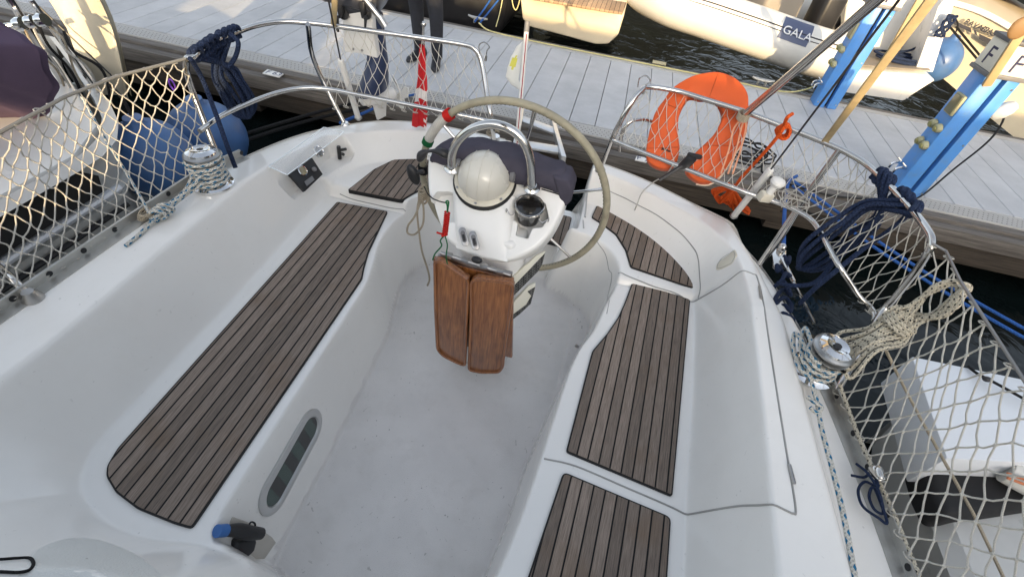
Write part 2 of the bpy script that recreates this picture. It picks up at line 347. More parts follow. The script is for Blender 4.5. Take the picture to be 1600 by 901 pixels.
def dock_mat():
    m = bpy.data.materials.new('dock_boards'); m.use_nodes = True; t = m.node_tree; N, L = t.nodes, t.links; b = N['Principled BSDF']
    tc = N.new('ShaderNodeTexCoord'); sp = N.new('ShaderNodeSeparateXYZ'); L.new(tc.outputs['Object'], sp.inputs[0])
    d = N.new('ShaderNodeMath'); d.operation = 'DIVIDE'; L.new(sp.outputs[0], d.inputs[0]); d.inputs[1].default_value = .2495
    fl = N.new('ShaderNodeMath'); fl.operation = 'FLOOR'; L.new(d.outputs[0], fl.inputs[0]); wn = N.new('ShaderNodeTexWhiteNoise'); wn.noise_dimensions = '1D'; L.new(fl.outputs[0], wn.inputs[1])
    n1 = N.new('ShaderNodeTexNoise'); n1.inputs['Scale'].default_value = 2.3; n1.inputs['Detail'].default_value = 8; n1.inputs['Roughness'].default_value = .68; L.new(tc.outputs['Object'], n1.inputs[0])
    cr = N.new('ShaderNodeValToRGB'); e = cr.color_ramp; e.elements[0].position = .3; e.elements[0].color = (.37, .378, .39, 1); e.elements[1].position = .66; e.elements[1].color = (.48, .488, .50, 1); L.new(n1.outputs[0], cr.inputs[0])
    pm = N.new('ShaderNodeMapRange'); pm.inputs[3].default_value = .94; pm.inputs[4].default_value = 1.05; L.new(wn.outputs[0], pm.inputs[0])
    mx = N.new('ShaderNodeMix'); mx.data_type = 'RGBA'; mx.blend_type = 'MULTIPLY'; mx.inputs[0].default_value = 1; L.new(cr.outputs[0], mx.inputs[6]); L.new(pm.outputs[0], mx.inputs[7])
    n2 = N.new('ShaderNodeTexNoise'); n2.inputs['Scale'].default_value = 1.1; n2.inputs['Detail'].default_value = 10; n2.inputs['Roughness'].default_value = .8; L.new(tc.outputs['Object'], n2.inputs[0])
    r2 = N.new('ShaderNodeMapRange'); r2.inputs[1].default_value = .6; r2.inputs[2].default_value = .75; r2.inputs[4].default_value = .35; L.new(n2.outputs[0], r2.inputs[0])
    m2 = N.new('ShaderNodeMix'); m2.data_type = 'RGBA'; L.new(r2.outputs[0], m2.inputs[0]); L.new(mx.outputs[2], m2.inputs[6]); m2.inputs[7].default_value = (.22, .205, .185, 1); L.new(m2.outputs[2], b.inputs['Base Color'])
    b.inputs['Roughness'].default_value = .62
    n3 = N.new('ShaderNodeTexNoise'); n3.inputs['Scale'].default_value = 90; L.new(tc.outputs['Object'], n3.inputs[0]); bu = N.new('ShaderNodeBump'); bu.inputs['Strength'].default_value = .15; bu.inputs['Distance'].default_value = .004; L.new(n3.outputs[0], bu.inputs['Height']); L.new(bu.outputs[0], b.inputs['Normal'])
    return m
DOCKM = dock_mat()
DN, DF = 4.13, 6.26                                   # near and far edge of the boards
def wood_mat(name, a, c, sc=(1.2, 30, 30)):
    m = bpy.data.materials.new(name); m.use_nodes = True; t = m.node_tree; N, L = t.nodes, t.links; b = N['Principled BSDF']
    tc = N.new('ShaderNodeTexCoord'); mp = N.new('ShaderNodeMapping'); mp.inputs['Scale'].default_value = sc; L.new(tc.outputs['Object'], mp.inputs[0])
    n1 = N.new('ShaderNodeTexNoise'); n1.inputs['Scale'].default_value = 2; n1.inputs['Detail'].default_value = 8; n1.inputs['Roughness'].default_value = .7; n1.inputs['Distortion'].default_value = .4; L.new(mp.outputs[0], n1.inputs[0])
    cr = N.new('ShaderNodeValToRGB'); e = cr.color_ramp; e.elements[0].position = .32; e.elements[0].color = (*a, 1); e.elements[1].position = .68; e.elements[1].color = (*c, 1); L.new(n1.outputs[0], cr.inputs[0]); L.new(cr.outputs[0], b.inputs['Base Color'])
    b.inputs['Roughness'].default_value = .85; bu = N.new('ShaderNodeBump'); bu.inputs['Strength'].default_value = .7; bu.inputs['Distance'].default_value = .006; L.new(n1.outputs[0], bu.inputs['Height']); L.new(bu.outputs[0], b.inputs['Normal'])
    return m
TIMBER = wood_mat('weathered_timber', (.06, .052, .045), (.19, .17, .15))
TIMBERB = wood_mat('wet_brown_timber', (.016, .012, .009), (.075, .058, .042))
bd = B()                                              # boards, each with a narrow gap to the next
n0 = -60
for i in range(n0, 72):
    x0 = i * .2495
    bd.box((x0 + .12475, (DN + .20 + DF - .09) / 2, -.02), (.2438, DF - .09 - DN - .20, .04), bev=.003, seg=1)
dock = tag(bd.build('dock', DOCKM, origin=(0, 0, 0)), kind='structure')
bd = B()
bd.box((1, DN + .095, -.022), (33, .185, .04), bev=.004, seg=1)
bd.box((1, DF - .035, -.02), (33, .09, .045), bev=.004, seg=1)
tag(bd.build('dock_edge_board', nmat('dock_edge_plastic', (.40, .39, .37), .6, var=.1, scale=3, dirt=(.24, .22, .19), dscale=3, damt=.4), origin=(0, 0, 0)), kind='structure')
bd = B()                                              # punched holes along the near edge strip
for i in range(-260, 330):
    for k in range(4):
        x = i * .04 + (k % 2) * .02; y = DN + .03 + k * .036
        bd.add([(x + .0065 * math.cos(a), y + .0065 * math.sin(a), -.0005) for a in [j * math.pi / 3 for j in range(6)]], [tuple(range(6))])
tag(bd.build('dock_drain_hole', nmat('drain_hole', (.11, .105, .10), .8), origin=(0, 0, 0)), kind='stuff', label='rows of small punched drain holes along the near dock edge', cat=None)
bd = B(); bd.box((1, DN - .055, -.06), (33, .095, .10), bev=.008); bd.box((1, DN - .16, -.10), (33, .10, .13), bev=.012); bd.box((1, DF + .06, -.07), (33, .09, .13), bev=.008)
tag(bd.build('dock_timber_rail', TIMBER, origin=(0, 0, 0)), kind='structure')
bd = B(); bd.box((1, DN - .10, -.27), (33, .13, .19), bev=.015)
for i in range(-10, 14):
    bd.box((i * 1.3 + .5, DN + .35, -.34), (.16, 1.0, .2), bev=.01)
tag(bd.build('dock_timber_beam', TIMBERB, origin=(0, 0, 0)), kind='structure')
bd = B()
for i in range(-6, 8): bd.box((i * 2.4 + .3, (DN + DF) / 2 + .15, -.42), (2.0, 1.5, .6), bev=.05)
tag(bd.build('dock_float', nmat('float_concrete', (.12, .115, .105), .8, var=.2, dirt=(.03, .035, .02), damt=.7), origin=(0, 0, 0)), kind='structure')
# ================================================================ the sailing yacht one stands on
yacht = thing('sailing_yacht', 'white sailing yacht whose open teak seated cockpit and steering wheel fill the foreground', 'yacht', (-.3, .8, 0))
def ztop(y): return np.interp(y, [1.5, 2.3], [.72, .62])
def zs(px, py):                                       # point on the coaming top
    z = .72
    for _ in range(4): z = float(ztop(P(px, py, z).y))
    return P(px, py, z)
SEAT, REAR, REAR_R = .42, .485, .445
def poly2(pts, n=6): return np.array([(p.x, p.y) for p in catmull([Vector((x, y, 0)) for x, y in pts], n, True)])
def sdf(poly, X, Y):
    """signed distance, positive inside"""
    d2 = np.full(X.shape, 1e9); ins = np.zeros(X.shape, bool)
    for i in range(len(poly)):
        a, b_ = poly[i - 1], poly[i]; e = b_ - a; l2 = e @ e
        if l2 < 1e-12: continue
        t = np.clip(((X - a[0]) * e[0] + (Y - a[1]) * e[1]) / l2, 0, 1)
        d2 = np.minimum(d2, (X - a[0] - t * e[0]) ** 2 + (Y - a[1] - t * e[1]) ** 2)
        if a[1] != b_[1]:
            c = ((a[1] > Y) != (b_[1] > Y)) & (X < (b_[0] - a[0]) * (Y - a[1]) / (b_[1] - a[1]) + a[0]); ins ^= c
    return np.where(ins, 1, -1) * np.sqrt(d2)
# rim of the well (coaming top), foot of the coaming (seat level), lip of the seats, edge of the sole
T = [(-1.47, .20), (-1.44, .55), (-1.44, .95), (-1.445, 1.4), (-1.44, 1.75), (-1.40, 2.05), (-1.31, 2.24), (-1.14, 2.37), (-.92, 2.46), (-.6, 2.475), (-.2, 2.47), (.06, 2.45), (.31, 2.36), (.52, 2.24), (.68, 2.09), (.77, 1.90), (.785, 1.65), (.765, 1.1), (.74, .68), (.72, .3), (.70, -.35), (.3, -.5), (-.5, -.5), (-.60, -.2), (-.66, .05), (-.85, .09), (-1.1, .03), (-1.35, .03)]
BS = [(-1.30, .40), (-1.305, .65), (-1.305, 1.15), (-1.315, 1.7), (-1.30, 1.98), (-1.22, 2.17), (-1.06, 2.29), (-.88, 2.36), (-.55, 2.385), (-.2, 2.385), (.04, 2.375), (.26, 2.28), (.44, 2.16), (.58, 2.01), (.66, 1.86), (.675, 1.65), (.645, 1.15), (.61, .72), (.585, .3), (.57, -.25), (.3, -.4), (-.45, -.4), (-.52, -.1), (-.62, .2), (-.78, .24), (-.96, .215), (-1.10, .225), (-1.22, .28)]
S = [(-.80, .30), (-.815, .6), (-.82, .93), (-.825, 1.2), (-.83, 1.36), (-.86, 1.50), (-.895, 1.64), (-.90, 1.80), (-.865, 1.94), (-.79, 2.06), (-.66, 2.14), (-.5, 2.16), (-.4, 2.30), (-.2, 2.36), (-.03, 2.30), (0, 2.10), (.12, 2.06), (.22, 2.0), (.285, 1.89), (.29, 1.76), (.255, 1.62), (.215, 1.44), (.165, 1.30), (.135, 1.15), (.11, .92), (.09, .72), (.06, .5), (.0, .2), (-.04, -.2), (-.2, -.35), (-.42, -.35), (-.5, -.1), (-.62, .21), (-.74, .26)]
F = [(-.745, .36), (-.75, .75), (-.765, 1.1), (-.785, 1.42), (-.83, 1.6), (-.855, 1.76), (-.83, 1.9), (-.76, 2.0), (-.62, 2.07), (-.5, 2.09), (-.40, 2.2), (-.2, 2.25), (-.08, 2.2), (-.05, 2.04), (.06, 2.0), (.16, 1.93), (.225, 1.84), (.235, 1.74), (.20, 1.58), (.165, 1.40), (.125, 1.24), (.10, 1.1), (.065, .9), (.045, .7), (.01, .48), (-.05, .2), (-.09, -.2), (-.2, -.3), (-.36, -.3), (-.44, 0), (-.55, .24), (-.70, .30)]
HULL = [(-1.72, -.5), (-1.69, .2), (-1.665, .6), (-1.645, 1.1), (-1.615, 1.6), (-1.56, 2.0), (-1.45, 2.27), (-1.28, 2.45), (-1.02, 2.56), (-.7, 2.58), (-.3, 2.575), (.04, 2.56), (.34, 2.48), (.62, 2.34), (.82, 2.21), (.93, 2.06), (1.0, 1.8), (1.04, 1.5), (1.085, 1.2), (1.11, 1.0), (1.14, .7), (1.16, .2), (1.18, -.5)]
step_ = .0065
xs = np.arange(-1.74, 1.20, step_); ys = np.arange(-.30, 2.62, step_)
X, Y = np.meshgrid(xs, ys)
def ramp(u, k): 
    sp_ = lambda x: np.logaddexp(0, x)
    return k * (sp_(u / k) - sp_((u - 1) / k))
def band(outer, inner):
    """0 on the outer side, 1 inside the inner line"""
    so, si = sdf(outer, X, Y), -sdf(inner, X, Y); return so / np.maximum(so + si, 1e-4), so, si
Tp, Bp, Sp, Fp = poly2(T), poly2(BS), poly2(S), poly2(F); Hp = np.array([(p.x, p.y) for p in catmull([Vector((x, y, 0)) for x, y in HULL], 6)])
u1, sT, iB = band(Tp, Bp); u2, sS, iF = band(Sp, Fp)
ycl = np.where(X < -.3, 1.925, 1.79)                   # line where the aft seats begin
aft = 1 / (1 + np.exp(-(Y - ycl) / .006))
gap_ = np.exp(-((Y - ycl + .012) / .007) ** 2)
seat = SEAT + (np.where(X < -.3, REAR, REAR_R) - SEAT) * aft - .012 * gap_
zt = ztop(Y)
g1 = ramp(u1, .024); g2 = ramp(u2, .045)
seat = seat + .004 * np.sin(np.clip(iB, -.1, .1) * 20)
Z = zt - (zt - seat) * g1 - seat * g2
xl_ = np.interp(Y, [.9, 1.25, 1.6, 2.2], [.13, .135, .14, .145]); sm_ = np.clip((X - xl_) / .016 + .5, 0, 1); Z += .014 * sm_ * sm_ * (3 - 2 * sm_) * g2 * (X > 0)
# side deck outside the coaming on the right, toe of the deck on the left
crease = np.interp(Y, [-.5, .5, 1.0, 1.45, 1.9, 2.2, 2.6], [.95, .93, .915, .905, .86, .8, .8])
Z -= .085 * ramp((X - crease) / .05, .15)
sH = sdf(np.vstack([Hp, [[1.18, -.8], [-1.72, -.8]]]), X, Y)
Z -= .02 * np.exp(-np.clip(sH, 0, 1) / .012)
# walk-through in the transom
tl, tr = -.44, .035
def smooth(a, b_, x): t_ = np.clip((x - a) / (b_ - a), 0, 1); return t_ * t_ * (3 - 2 * t_)
thru = smooth(tl - .02, tl + .02, X) * smooth(tr + .012, tr - .012, X) * smooth(2.10, 2.14, Y)
Z = Z * (1 - thru) + np.minimum(Z, .22) * thru
# pocket for the engine panel in the left coaming
A0, A1 = Vector((-1.375, 1.80)), Vector((-1.245, 2.20))
pocket = np.array([(p.x, p.y) for p in fillet([P(*q) for q in ((428, 263, .70), (506, 204, .67), (540, 220, .60), (556, 250, .50), (491, 324, .50), (473, 304, .55))], .02, 4, True)])
sp_ = sdf(pocket, X, Y); pk = smooth(-.004, .014, sp_)
Z = Z * (1 - pk) + np.minimum(Z, .515) * pk
gy, gx = np.gradient(Z, step_)
NRM = np.stack([-gx, -gy, np.ones_like(gx)], -1); NRM /= np.linalg.norm(NRM, axis=-1, keepdims=True)
inside = sH > -.002
# height lookup for things laid on the moulding
def HZ(x, y):
    i = min(max((x - xs[0]) / step_, 0), len(xs) - 1.001); j = min(max((y - ys[0]) / step_, 0), len(ys) - 1.001); a, b_ = int(i), int(j); i -= a; j -= b_
    return float(Z[b_, a] * (1 - i) * (1 - j) + Z[b_, a + 1] * i * (1 - j) + Z[b_ + 1, a] * (1 - i) * j + Z[b_ + 1, a + 1] * i * j)
def D(px, py, lift=0.0):
    """point of the moulding under a pixel"""
    d = _ray(px, py); o = Vector((0, 0, CAM_H)); t = 0.6; prev = t
    while t < 6:
        p = o + d * t
        if -1.7 < p.x < 1.15 and -.28 < p.y < 2.58 and p.z <= HZ(p.x, p.y):
            a, b_ = prev, t
            for _ in range(20):
                c = (a + b_) / 2; q = o + d * c
                if q.z <= HZ(q.x, q.y): b_ = c
                else: a = c
            q = o + d * b_; return q + Vector((0, 0, lift))
        prev = t; t += .004
    return P(px, py, .62)
ny, nx = X.shape
q00 = inside[:-1, :-1] & inside[1:, :-1] & inside[:-1, 1:] & inside[1:, 1:]
c_ = lambda a: (a[:-1, :-1] + a[1:, 1:]) / 2
fS, fB, fX, fY = c_(-iF), c_(-iB), c_(X), c_(Y); fth = c_(thru)
lab = np.zeros(fS.shape, int)                            # 0 deck, 1 sole, 2 left seat, 3 right seat, 4 transom step
lab[(fB > .0) & (fX < -.3)] = 2; lab[(fB > .0) & (fX >= -.3)] = 3; lab[fS > -.004] = 1; lab[fth > .5] = 4
IDX = np.arange(ny * nx).reshape(ny, nx)
def field_part(name, k, mat):
    m = q00 & (lab == k)
    quads = np.stack([IDX[:-1, :-1][m], IDX[:-1, 1:][m], IDX[1:, 1:][m], IDX[1:, :-1][m]], -1)
    used, inv = np.unique(quads.ravel(), return_inverse=True)
    co = np.stack([X.ravel()[used], Y.ravel()[used], Z.ravel()[used]], -1) - np.array(yacht['_o'])
    me = bpy.data.meshes.new(name); nq = len(quads)
    me.vertices.add(len(used)); me.vertices.foreach_set('co', co.astype(np.float32).ravel())
    me.loops.add(nq * 4); me.loops.foreach_set('vertex_index', inv.astype(np.int32))
    me.polygons.add(nq); me.polygons.foreach_set('loop_start', (np.arange(nq) * 4).astype(np.int32))
    me.polygons.foreach_set('use_smooth', np.ones(nq, bool))
    me.update(calc_edges=True); me.materials.append(mat)
    me.normals_split_custom_set_from_vertices([tuple(v) for v in NRM.reshape(-1, 3)[used]])
    o = bpy.data.objects.new(name, me); COL.objects.link(o); o.parent = yacht; o['_o'] = yacht['_o']; return o
field_part('deck', 0, GEL); sole = field_part('cockpit_sole', 1, GELS)
seatL = field_part('bench_seat', 2, GEL); seatR = field_part('bench_seat', 3, GEL); field_part('transom_step', 4, GEL)
# hull sides below the deck edge (their rim follows the moulding)
rows = []
for k, (dz, s_) in enumerate([(0, 0), (-.03, .012), (-.25, .02), (-.6, -.03), (-1.1, -.16), (-1.5, -.3)]):
    row = []
    for (x, y) in Hp:
        c = Vector((-.3, .6)); d = (Vector((x, y)) - c).normalized()
        row.append(Vector((x + d.x * s_, y + d.y * s_, HZ(x + (c.x - x) * .02, min(y, 2.6) + (c.y - y) * .02) - .008 + dz)))
    rows.append(row)
bh = B(); bh.loft(rows); 
# fore end of the moulding, under and behind the viewer
bh.build('hull', GEL, yacht)
bb = B(); bb.box((-.28, -.36, .45), (2.8, .06, 1.5), bev=.02); bb.box((-.28, -1.55, .25), (2.7, 2.3, 1.9), bev=.25, seg=5)
bb.build('cabin', GEL, yacht)
# unseen spar, sail bag and hood added above and behind to block sky light
bb = B(); bb.tube([Vector((-.32, -4.5, 2.62)), Vector((-.34, 1.35, 2.74))], .075, 14); bm_ = bb.build('shade_boom', nmat('boom_alloy', (.5, .5, .5), .4, metal=.6), yacht)
bb = B(); bb.tube([Vector((-.32, -4.5, 2.95)), Vector((-.34, 1.1, 3.0))], lambda t: .30 - .10 * t, 16); bb.build('shade_sail_bag', nmat('navy_canvas', (.03, .035, .06), .9), bm_)
rows = []
for k in range(9):
    t = k / 8; y = -2.0 + 1.45 * t; h = 1.05 + .80 * math.sin(math.pi * .5 * t)
    rows.append([Vector((-.30 + 1.05 * math.cos(a), y, .68 + (h - .68) * max(0, math.sin(a)) ** .7)) for a in [math.pi * i / 20 for i in range(21)]])
bb = B(); bb.loft(rows); bb.build('shade_spray_hood', MATS['navy_canvas'], yacht, sharp=80)

# ---- teak laid in the seats: black caulk border, planks
def panel(px, z, ang, seat_, r=.02, w=.0405, off=0.0, world=None):
    pts = [Vector(p) for p in world] if world else [P(x, y, z) for x, y in px]
    pts = fillet(pts, r, 4, True)
    b = B(); c = sum(pts, Vector()) / len(pts)
    ca, sa = math.cos(ang), math.sin(ang)
    def flat(pp, zz, th):
        n = len(pp); top = [Vector((p.x, p.y, zz)) for p in pp]; bot = [Vector((p.x, p.y, zz - th)) for p in pp]
        uv = lambda p: ((p.x * ca + p.y * sa) + off + 10, -p.x * sa + p.y * ca + 10)
        b.add(top + bot, [tuple(range(n))] + [(i, i + n, (i + 1) % n + n, (i + 1) % n) for i in range(n)], [[uv(p) for p in top]] + [[uv(top[i])] * 4 for i in range(n)])
    def inset(pp, d):
        n = len(pp); out = []
        for i in range(n):
            a, p, q = pp[i - 1], pp[i], pp[(i + 1) % n]
            e1, e2 = (p - a), (q - p); n1 = Vector((-e1.y, e1.x, 0)); n2 = Vector((-e2.y, e2.x, 0))
            if n1.length < 1e-7: n1 = n2
            if n2.length < 1e-7: n2 = n1
            nn = (n1.normalized() + n2.normalized()); nn = nn.normalized() if nn.length > 1e-6 else n1.normalized()
            out.append(p + nn * d * sg)
        return out
    area = sum(pts[i - 1].x * pts[i].y - pts[i].x * pts[i - 1].y for i in range(len(pts))); sg = 1 if area > 0 else -1
    flat(pts, z + .004, .02); o = b.build('teak_caulk', RUBBER, yacht, sharp=30)
    b = B(); flat(inset(pts, .0055), z + .0065, .004); return b.build('teak_panel', TEAK, yacht, sharp=30)
RB = math.atan2(.18 - .105, 1.3 - .78) * -.0
panel([(527, 316), (606, 331), (590, 365), (576, 395), (569, 420), (566, 436), (300, 826), (272, 818), (215, 795), (182, 770), (167, 745), (168, 728), (185, 700)], SEAT, 0.0, seatL, r=.012, off=.012)
a_r = -.09
panel([(989, 438), (1078, 469), (1050, 776), (884, 706), (925, 549), (948, 522), (965, 497), (975, 475)], SEAT, a_r, seatR, r=.012, off=.02)
panel([(880, 737), (1048, 808), (1040, 930), (815, 930)], SEAT, a_r, seatR, r=.02, off=.02)
panel([(543, 298), (585, 265), (622, 247), (655, 241), (700, 238), (712, 262), (675, 290), (648, 302), (628, 314)], REAR, 0.0, seatL, r=.012, off=.012)
panel([(954, 299), (1026, 341), (1062, 369), (1079, 390), (1086, 412), (1083, 451), (985, 418), (977, 391), (962, 367), (940, 350), (924, 340), (934, 318)], REAR_R, -.12, seatR, r=.012, off=.0)
panel(None, .222, 0.0, None, r=.02, world=[(-.38, 2.2, .22), (-.0, 2.2, .22), (-.0, 2.5, .22), (-.38, 2.5, .22)])

# ---- seams between lids and mouldings, drawn as slim rubber gaskets that lie in them
def seam(pix, r=.0035, mat=None, name='lid_seam', n=6, lift=.0):
    b = B(); pts = catmull([D(x, y) for x, y in pix], n)
    pts = [Vector((p.x, p.y, HZ(p.x, p.y) + lift)) if -1.7 < p.x < 1.15 else p for p in pts]
    b.tube(pts, r, 6); return b.build(name, mat or SEAMM, yacht)
SEAMM = nmat('seam_grey', (.30, .295, .28), .6, var=.2)
seam([(850, 716), (900, 728), (980, 762), (1045, 790), (1075, 803), (1110, 797), (1155, 790), (1198, 788), (1238, 802)])
seam([(1238, 802), (1243, 792), (1228, 700), (1212, 600), (1197, 500), (1184, 436), (1176, 428), (1158, 424), (1128, 446), (1092, 467)])
seam([(1092, 467), (1060, 460), (1020, 447), (985, 433), (966, 427)])
seam([(1092, 467), (1094, 440), (1091, 405), (1081, 384), (1060, 361), (1025, 335), (985, 314), (950, 297)], r=.003)
seam([(932, 376), (945, 395), (951, 420), (955, 440), (952, 470), (948, 490)], r=.002)
seam([(531, 303), (550, 311), (580, 318), (612, 325), (634, 330)], r=.003)

# non-skid patch moulded into the ledge at the fore end of the left seat
op_ = [(50, 862), (80, 846), (118, 838), (160, 843), (205, 860), (240, 882), (262, 905), (270, 940), (30, 940), (36, 885)]
cc_ = Vector((0, 0, 0)); o3d = catmull([D(x, y) for x, y in op_], 5, True)
for p in o3d: cc_ += p / len(o3d)
rows = []
for k in range(14):
    row = []
    for p in o3d:
        q = cc_.lerp(p, max(.02, k / 13)); row.append(Vector((q.x, q.y, HZ(q.x, q.y) + (.0012 if k < 13 else -.001))))
    rows.append(row)
b = B(); b.loft(rows, closed_u=True); b.build('nonskid_patch', nmat('nonskid_ribbed', (.66, .66, .63), .55, var=.03, bump=.35, bscale=220), yacht, sharp=180)
# ================================================================ fittings of the yacht
def frame_of(n, up=(0, 0, 1)):
    n = Vector(n).normalized(); u = Vector(up).cross(n).normalized(); v = n.cross(u); return u, v, n
def bool_cut(o, cutter):
    cm = cutter.build('cutter', BLACK, origin=o['_o']); cm.location = (0, 0, 0) if o.parent else cm.location
    cm.parent = o.parent
    md = o.modifiers.new('b', 'BOOLEAN'); md.operation = 'DIFFERENCE'; md.solver = 'EXACT'; md.object = cm
    bpy.context.view_layer.update()
    dg = bpy.context.evaluated_depsgraph_get(); me = bpy.data.meshes.new_from_object(o.evaluated_get(dg))
    o.modifiers.clear(); o.data = me; bpy.data.objects.remove(cm, do_unlink=True)
    for p in me.polygons: p.use_smooth = True
    me.set_sharp_from_angle(angle=R(32))

# ---- steering pedestal: column, sloped pod, compass, cup holder
pn = Vector((-.03, -.70, .71)).normalized(); pp0 = Vector((-.3, 1.36, .80))
def PP(px, py, lift=0.0): return PL(px, py, pp0, pn) + pn * lift
podpx = [(668, 250), (672, 238), (690, 243), (760, 262), (830, 284), (868, 292), (884, 302), (883, 318), (872, 345), (858, 368), (838, 388), (812, 402), (790, 408), (760, 405), (725, 394), (702, 378), (686, 355), (674, 322), (668, 290)]
b = B(); b.prism([PP(x, y) for x, y in catmull([(x, y, 0) for x, y in podpx], 4, True) for x, y in [(x, y)]] if False else [PP(p.x, p.y) for p in catmull([(x, y, 0) for x, y in podpx], 3, True)], -pn * .15, bev=.018, seg=4)
ped = b.build('steering_pedestal', GELB, yacht, sharp=50)
# cup-holder niches cut into the pod
u_, v_, _n = frame_of(pn)
cup = PP(827, 330)
def niche(c, rr=.05, flip=1):
    k = B(); k.prism([c + u_ * x + v_ * y + pn * .02 for x, y in [(-.072, -.005), (-.060, -.045), (-.030, -.056), (-.026, -.105), (.026, -.105), (.030, -.060), (.066, -.048), (.080, -.004), (.052, .046), (0, .06), (-.052, .046)]], -pn * .085, bev=.006); return k
bool_cut(ped, niche(cup))
bool_cut(ped, niche(PP(697, 322)))
# bulge in the middle of the pod, under the compass
cc = PL(759, 283, pp0, pn); axis = (pn + Vector((0, 0, .55))).normalized()
b = B(); rows = []
for k in range(13):
    t = k / 12; rows.append(t)
prof_u = [(-.130 + .26 * i / 20) for i in range(21)]
grid = []
for k in range(15):
    s = k / 14
    base = PP(757, 296).lerp(PP(752, 398), s)
    half = .135 * (1 - .22 * s); hgt = .034 * (1 - s ** 2.2) + .004
    grid.append([base + u_ * (half * x) + pn * (hgt * math.sqrt(max(0, 1 - abs(x) ** 2.6)) - .004) for x in [-1 + 2 * i / 24 for i in range(25)]])
b.loft(grid); b.build('pod_bulge', GELB, ped, sharp=60)
cb0 = cc + pn * .022
b = B(); b.lathe([(.0, -.02), (.122, -.02), (.124, -.004), (.118, 0.0), (.0, 0)], cb0, axis, 40); b.build('compass_gasket', RUBBER, ped)
b = B(); b.lathe([(.0, .0), (.116, .0), (.117, .007), (.108, .012), (.104, .02), (0, .02)], cb0, axis, 40)
for a in (200, 290, 340, 250):
    ua = axis.orthogonal().normalized(); va = axis.cross(ua)
comp = b.build('compass_ring', CREAMP, ped)
b = B(); dome_m = nmat('compass_cover_cream', (.57, .55, .49), .28, coat=.5, var=.03, dirt=(.45, .40, .3), dscale=9, damt=.25)
prof = [(.102 * math.cos(a), .012 + .108 * math.sin(a)) for a in [i * math.pi / 2 / 14 for i in range(15)]]
b.lathe([(.0, .01)] + prof, cb0, axis, 44); dome = b.build('compass_cover', dome_m, ped, sharp=70)
b = B(); ua = Vector((1, 0, .0)); ua = (ua - axis * ua.dot(axis)).normalized(); va = axis.cross(ua)
for off, rr in ((.0, .0022), (.042, .0012), (-.042, .0012)):                       # moulded ribs over the cover
    pts = []
    for i in range(25):
        a = math.pi * i / 24; R_ = math.sqrt(.104 ** 2 - off ** 2)
        pts.append(cb0 + axis * (.012 + .1085 * math.sin(a) * R_ / .104) + va * (-R_ * math.cos(a)) + ua * off)
    b.tube(pts, rr, 6)
pts = [cb0 + axis * (.012 + .1090 * math.sin(math.pi * i / 24) * .88) + ua * (-.104 * math.cos(math.pi * i / 24) * .99) + va * .022 for i in range(25)]
b.tube(pts, .002, 6); b.build('cover_rib', dome_m, ped)
for s in (-1, 1): b = B(); b.lathe([(0, -.004), (.022, -.004), (.024, .01), (.016, .016), (0, .016)], cb0 + axis * .035 + ua * s * .102 + va * .02, ua * s, 18); b.build('compass_knob', GREYP, ped)
b = B()
for a in (215, 268, 320):
    p = cb0 + axis * .0125 + (ua * math.cos(R(a)) + va * math.sin(R(a))) * .110
    b = B(); b.lathe([(0, 0), (.0055, 0), (.0055, .002), (0, .003)], p, axis, 10); b.build('screw', SSD, ped)
# grab rail arch
ap = [PY(x, y, 1.50) for x, y in [(707, 262), (706, 246), (711, 228), (723, 212), (743, 199), (768, 194), (793, 200), (811, 213), (823, 232), (829, 255), (831, 293)]]
b = B(); b.tube(catmull(ap, 7), .0165, 14)
rail = b.build('grab_rail', SS, ped)
b = B()
for p in (ap[0], ap[-1]): b = B(); b.lathe([(0, -.008), (.031, -.008), (.032, -.003), (.022, .004), (.018, .012), (0, .012)], p + Vector((0, 0, .002)), (0, -.3, 1), 22); b.build('rail_foot', SS, ped)
# cup holder: smoked cup in a wire ring
b = B(); b.lathe([(0, -.07), (.044, -.05), (.050, .02), (.053, .022), (.049, .020), (.047, .010), (0, .012)], cup + Vector((0, 0, .004)) + pn * .015, (0, -.25, 1), 28)
b.build('cup', nmat('smoked_plastic', (.014, .013, .012), .05, coat=.9, var=.2), ped)
b = B(); cr_ = cup + pn * .028; b.tube([cup + Vector((0, -.005, .025)) + pn * .015 + Vector((math.cos(a) * .053, math.sin(a) * .051, math.sin(a) * .013)) for a in [i * 2 * math.pi / 30 for i in range(30)]], .0045, 8, closed=True)
for s in (-1, 1):
    b.tube(catmull([cr_ + Vector((s * .046, -.026, -.012)), cr_ + Vector((s * .062, -.034, -.018)), cr_ + Vector((s * .082, -.020, -.004)), cr_ + Vector((s * .082, -.016, -.024))], 5), .0022, 6)
b.build('cup_holder_ring', SS, ped)
# two stainless switch plates
for x, y in ((728, 372), (744, 378)):
    c = PP(x, y, .035); ud = (PP(x + 3, y + 12) - PP(x, y)).normalized(); ux = ud.cross(pn).normalized(); pn_s = pn
    ring = [c + ux * (.0145 * math.cos(a)) + ud * (.0145 * math.sin(a) + (.023 if math.sin(a) > 0 else -.023)) for a in [i * 2 * math.pi / 28 for i in range(28)]]
    b = B(); b.prism([p for p in ring], pn * .006, bev=.0015); sw = b.build('switch_plate', SSD, ped)
    b = B(); b.prism([c + (p - c) * .62 + pn * .0061 for p in ring], pn * .001); b.build('switch_rocker', GREYP, ped)
    b = B(); b.box(c + pn * .0075 + ud * .004, (.010, .0025, .026), Matrix((ux, pn, ud)).transposed(), bev=.001); b.build('switch_key', BLACK, ped)
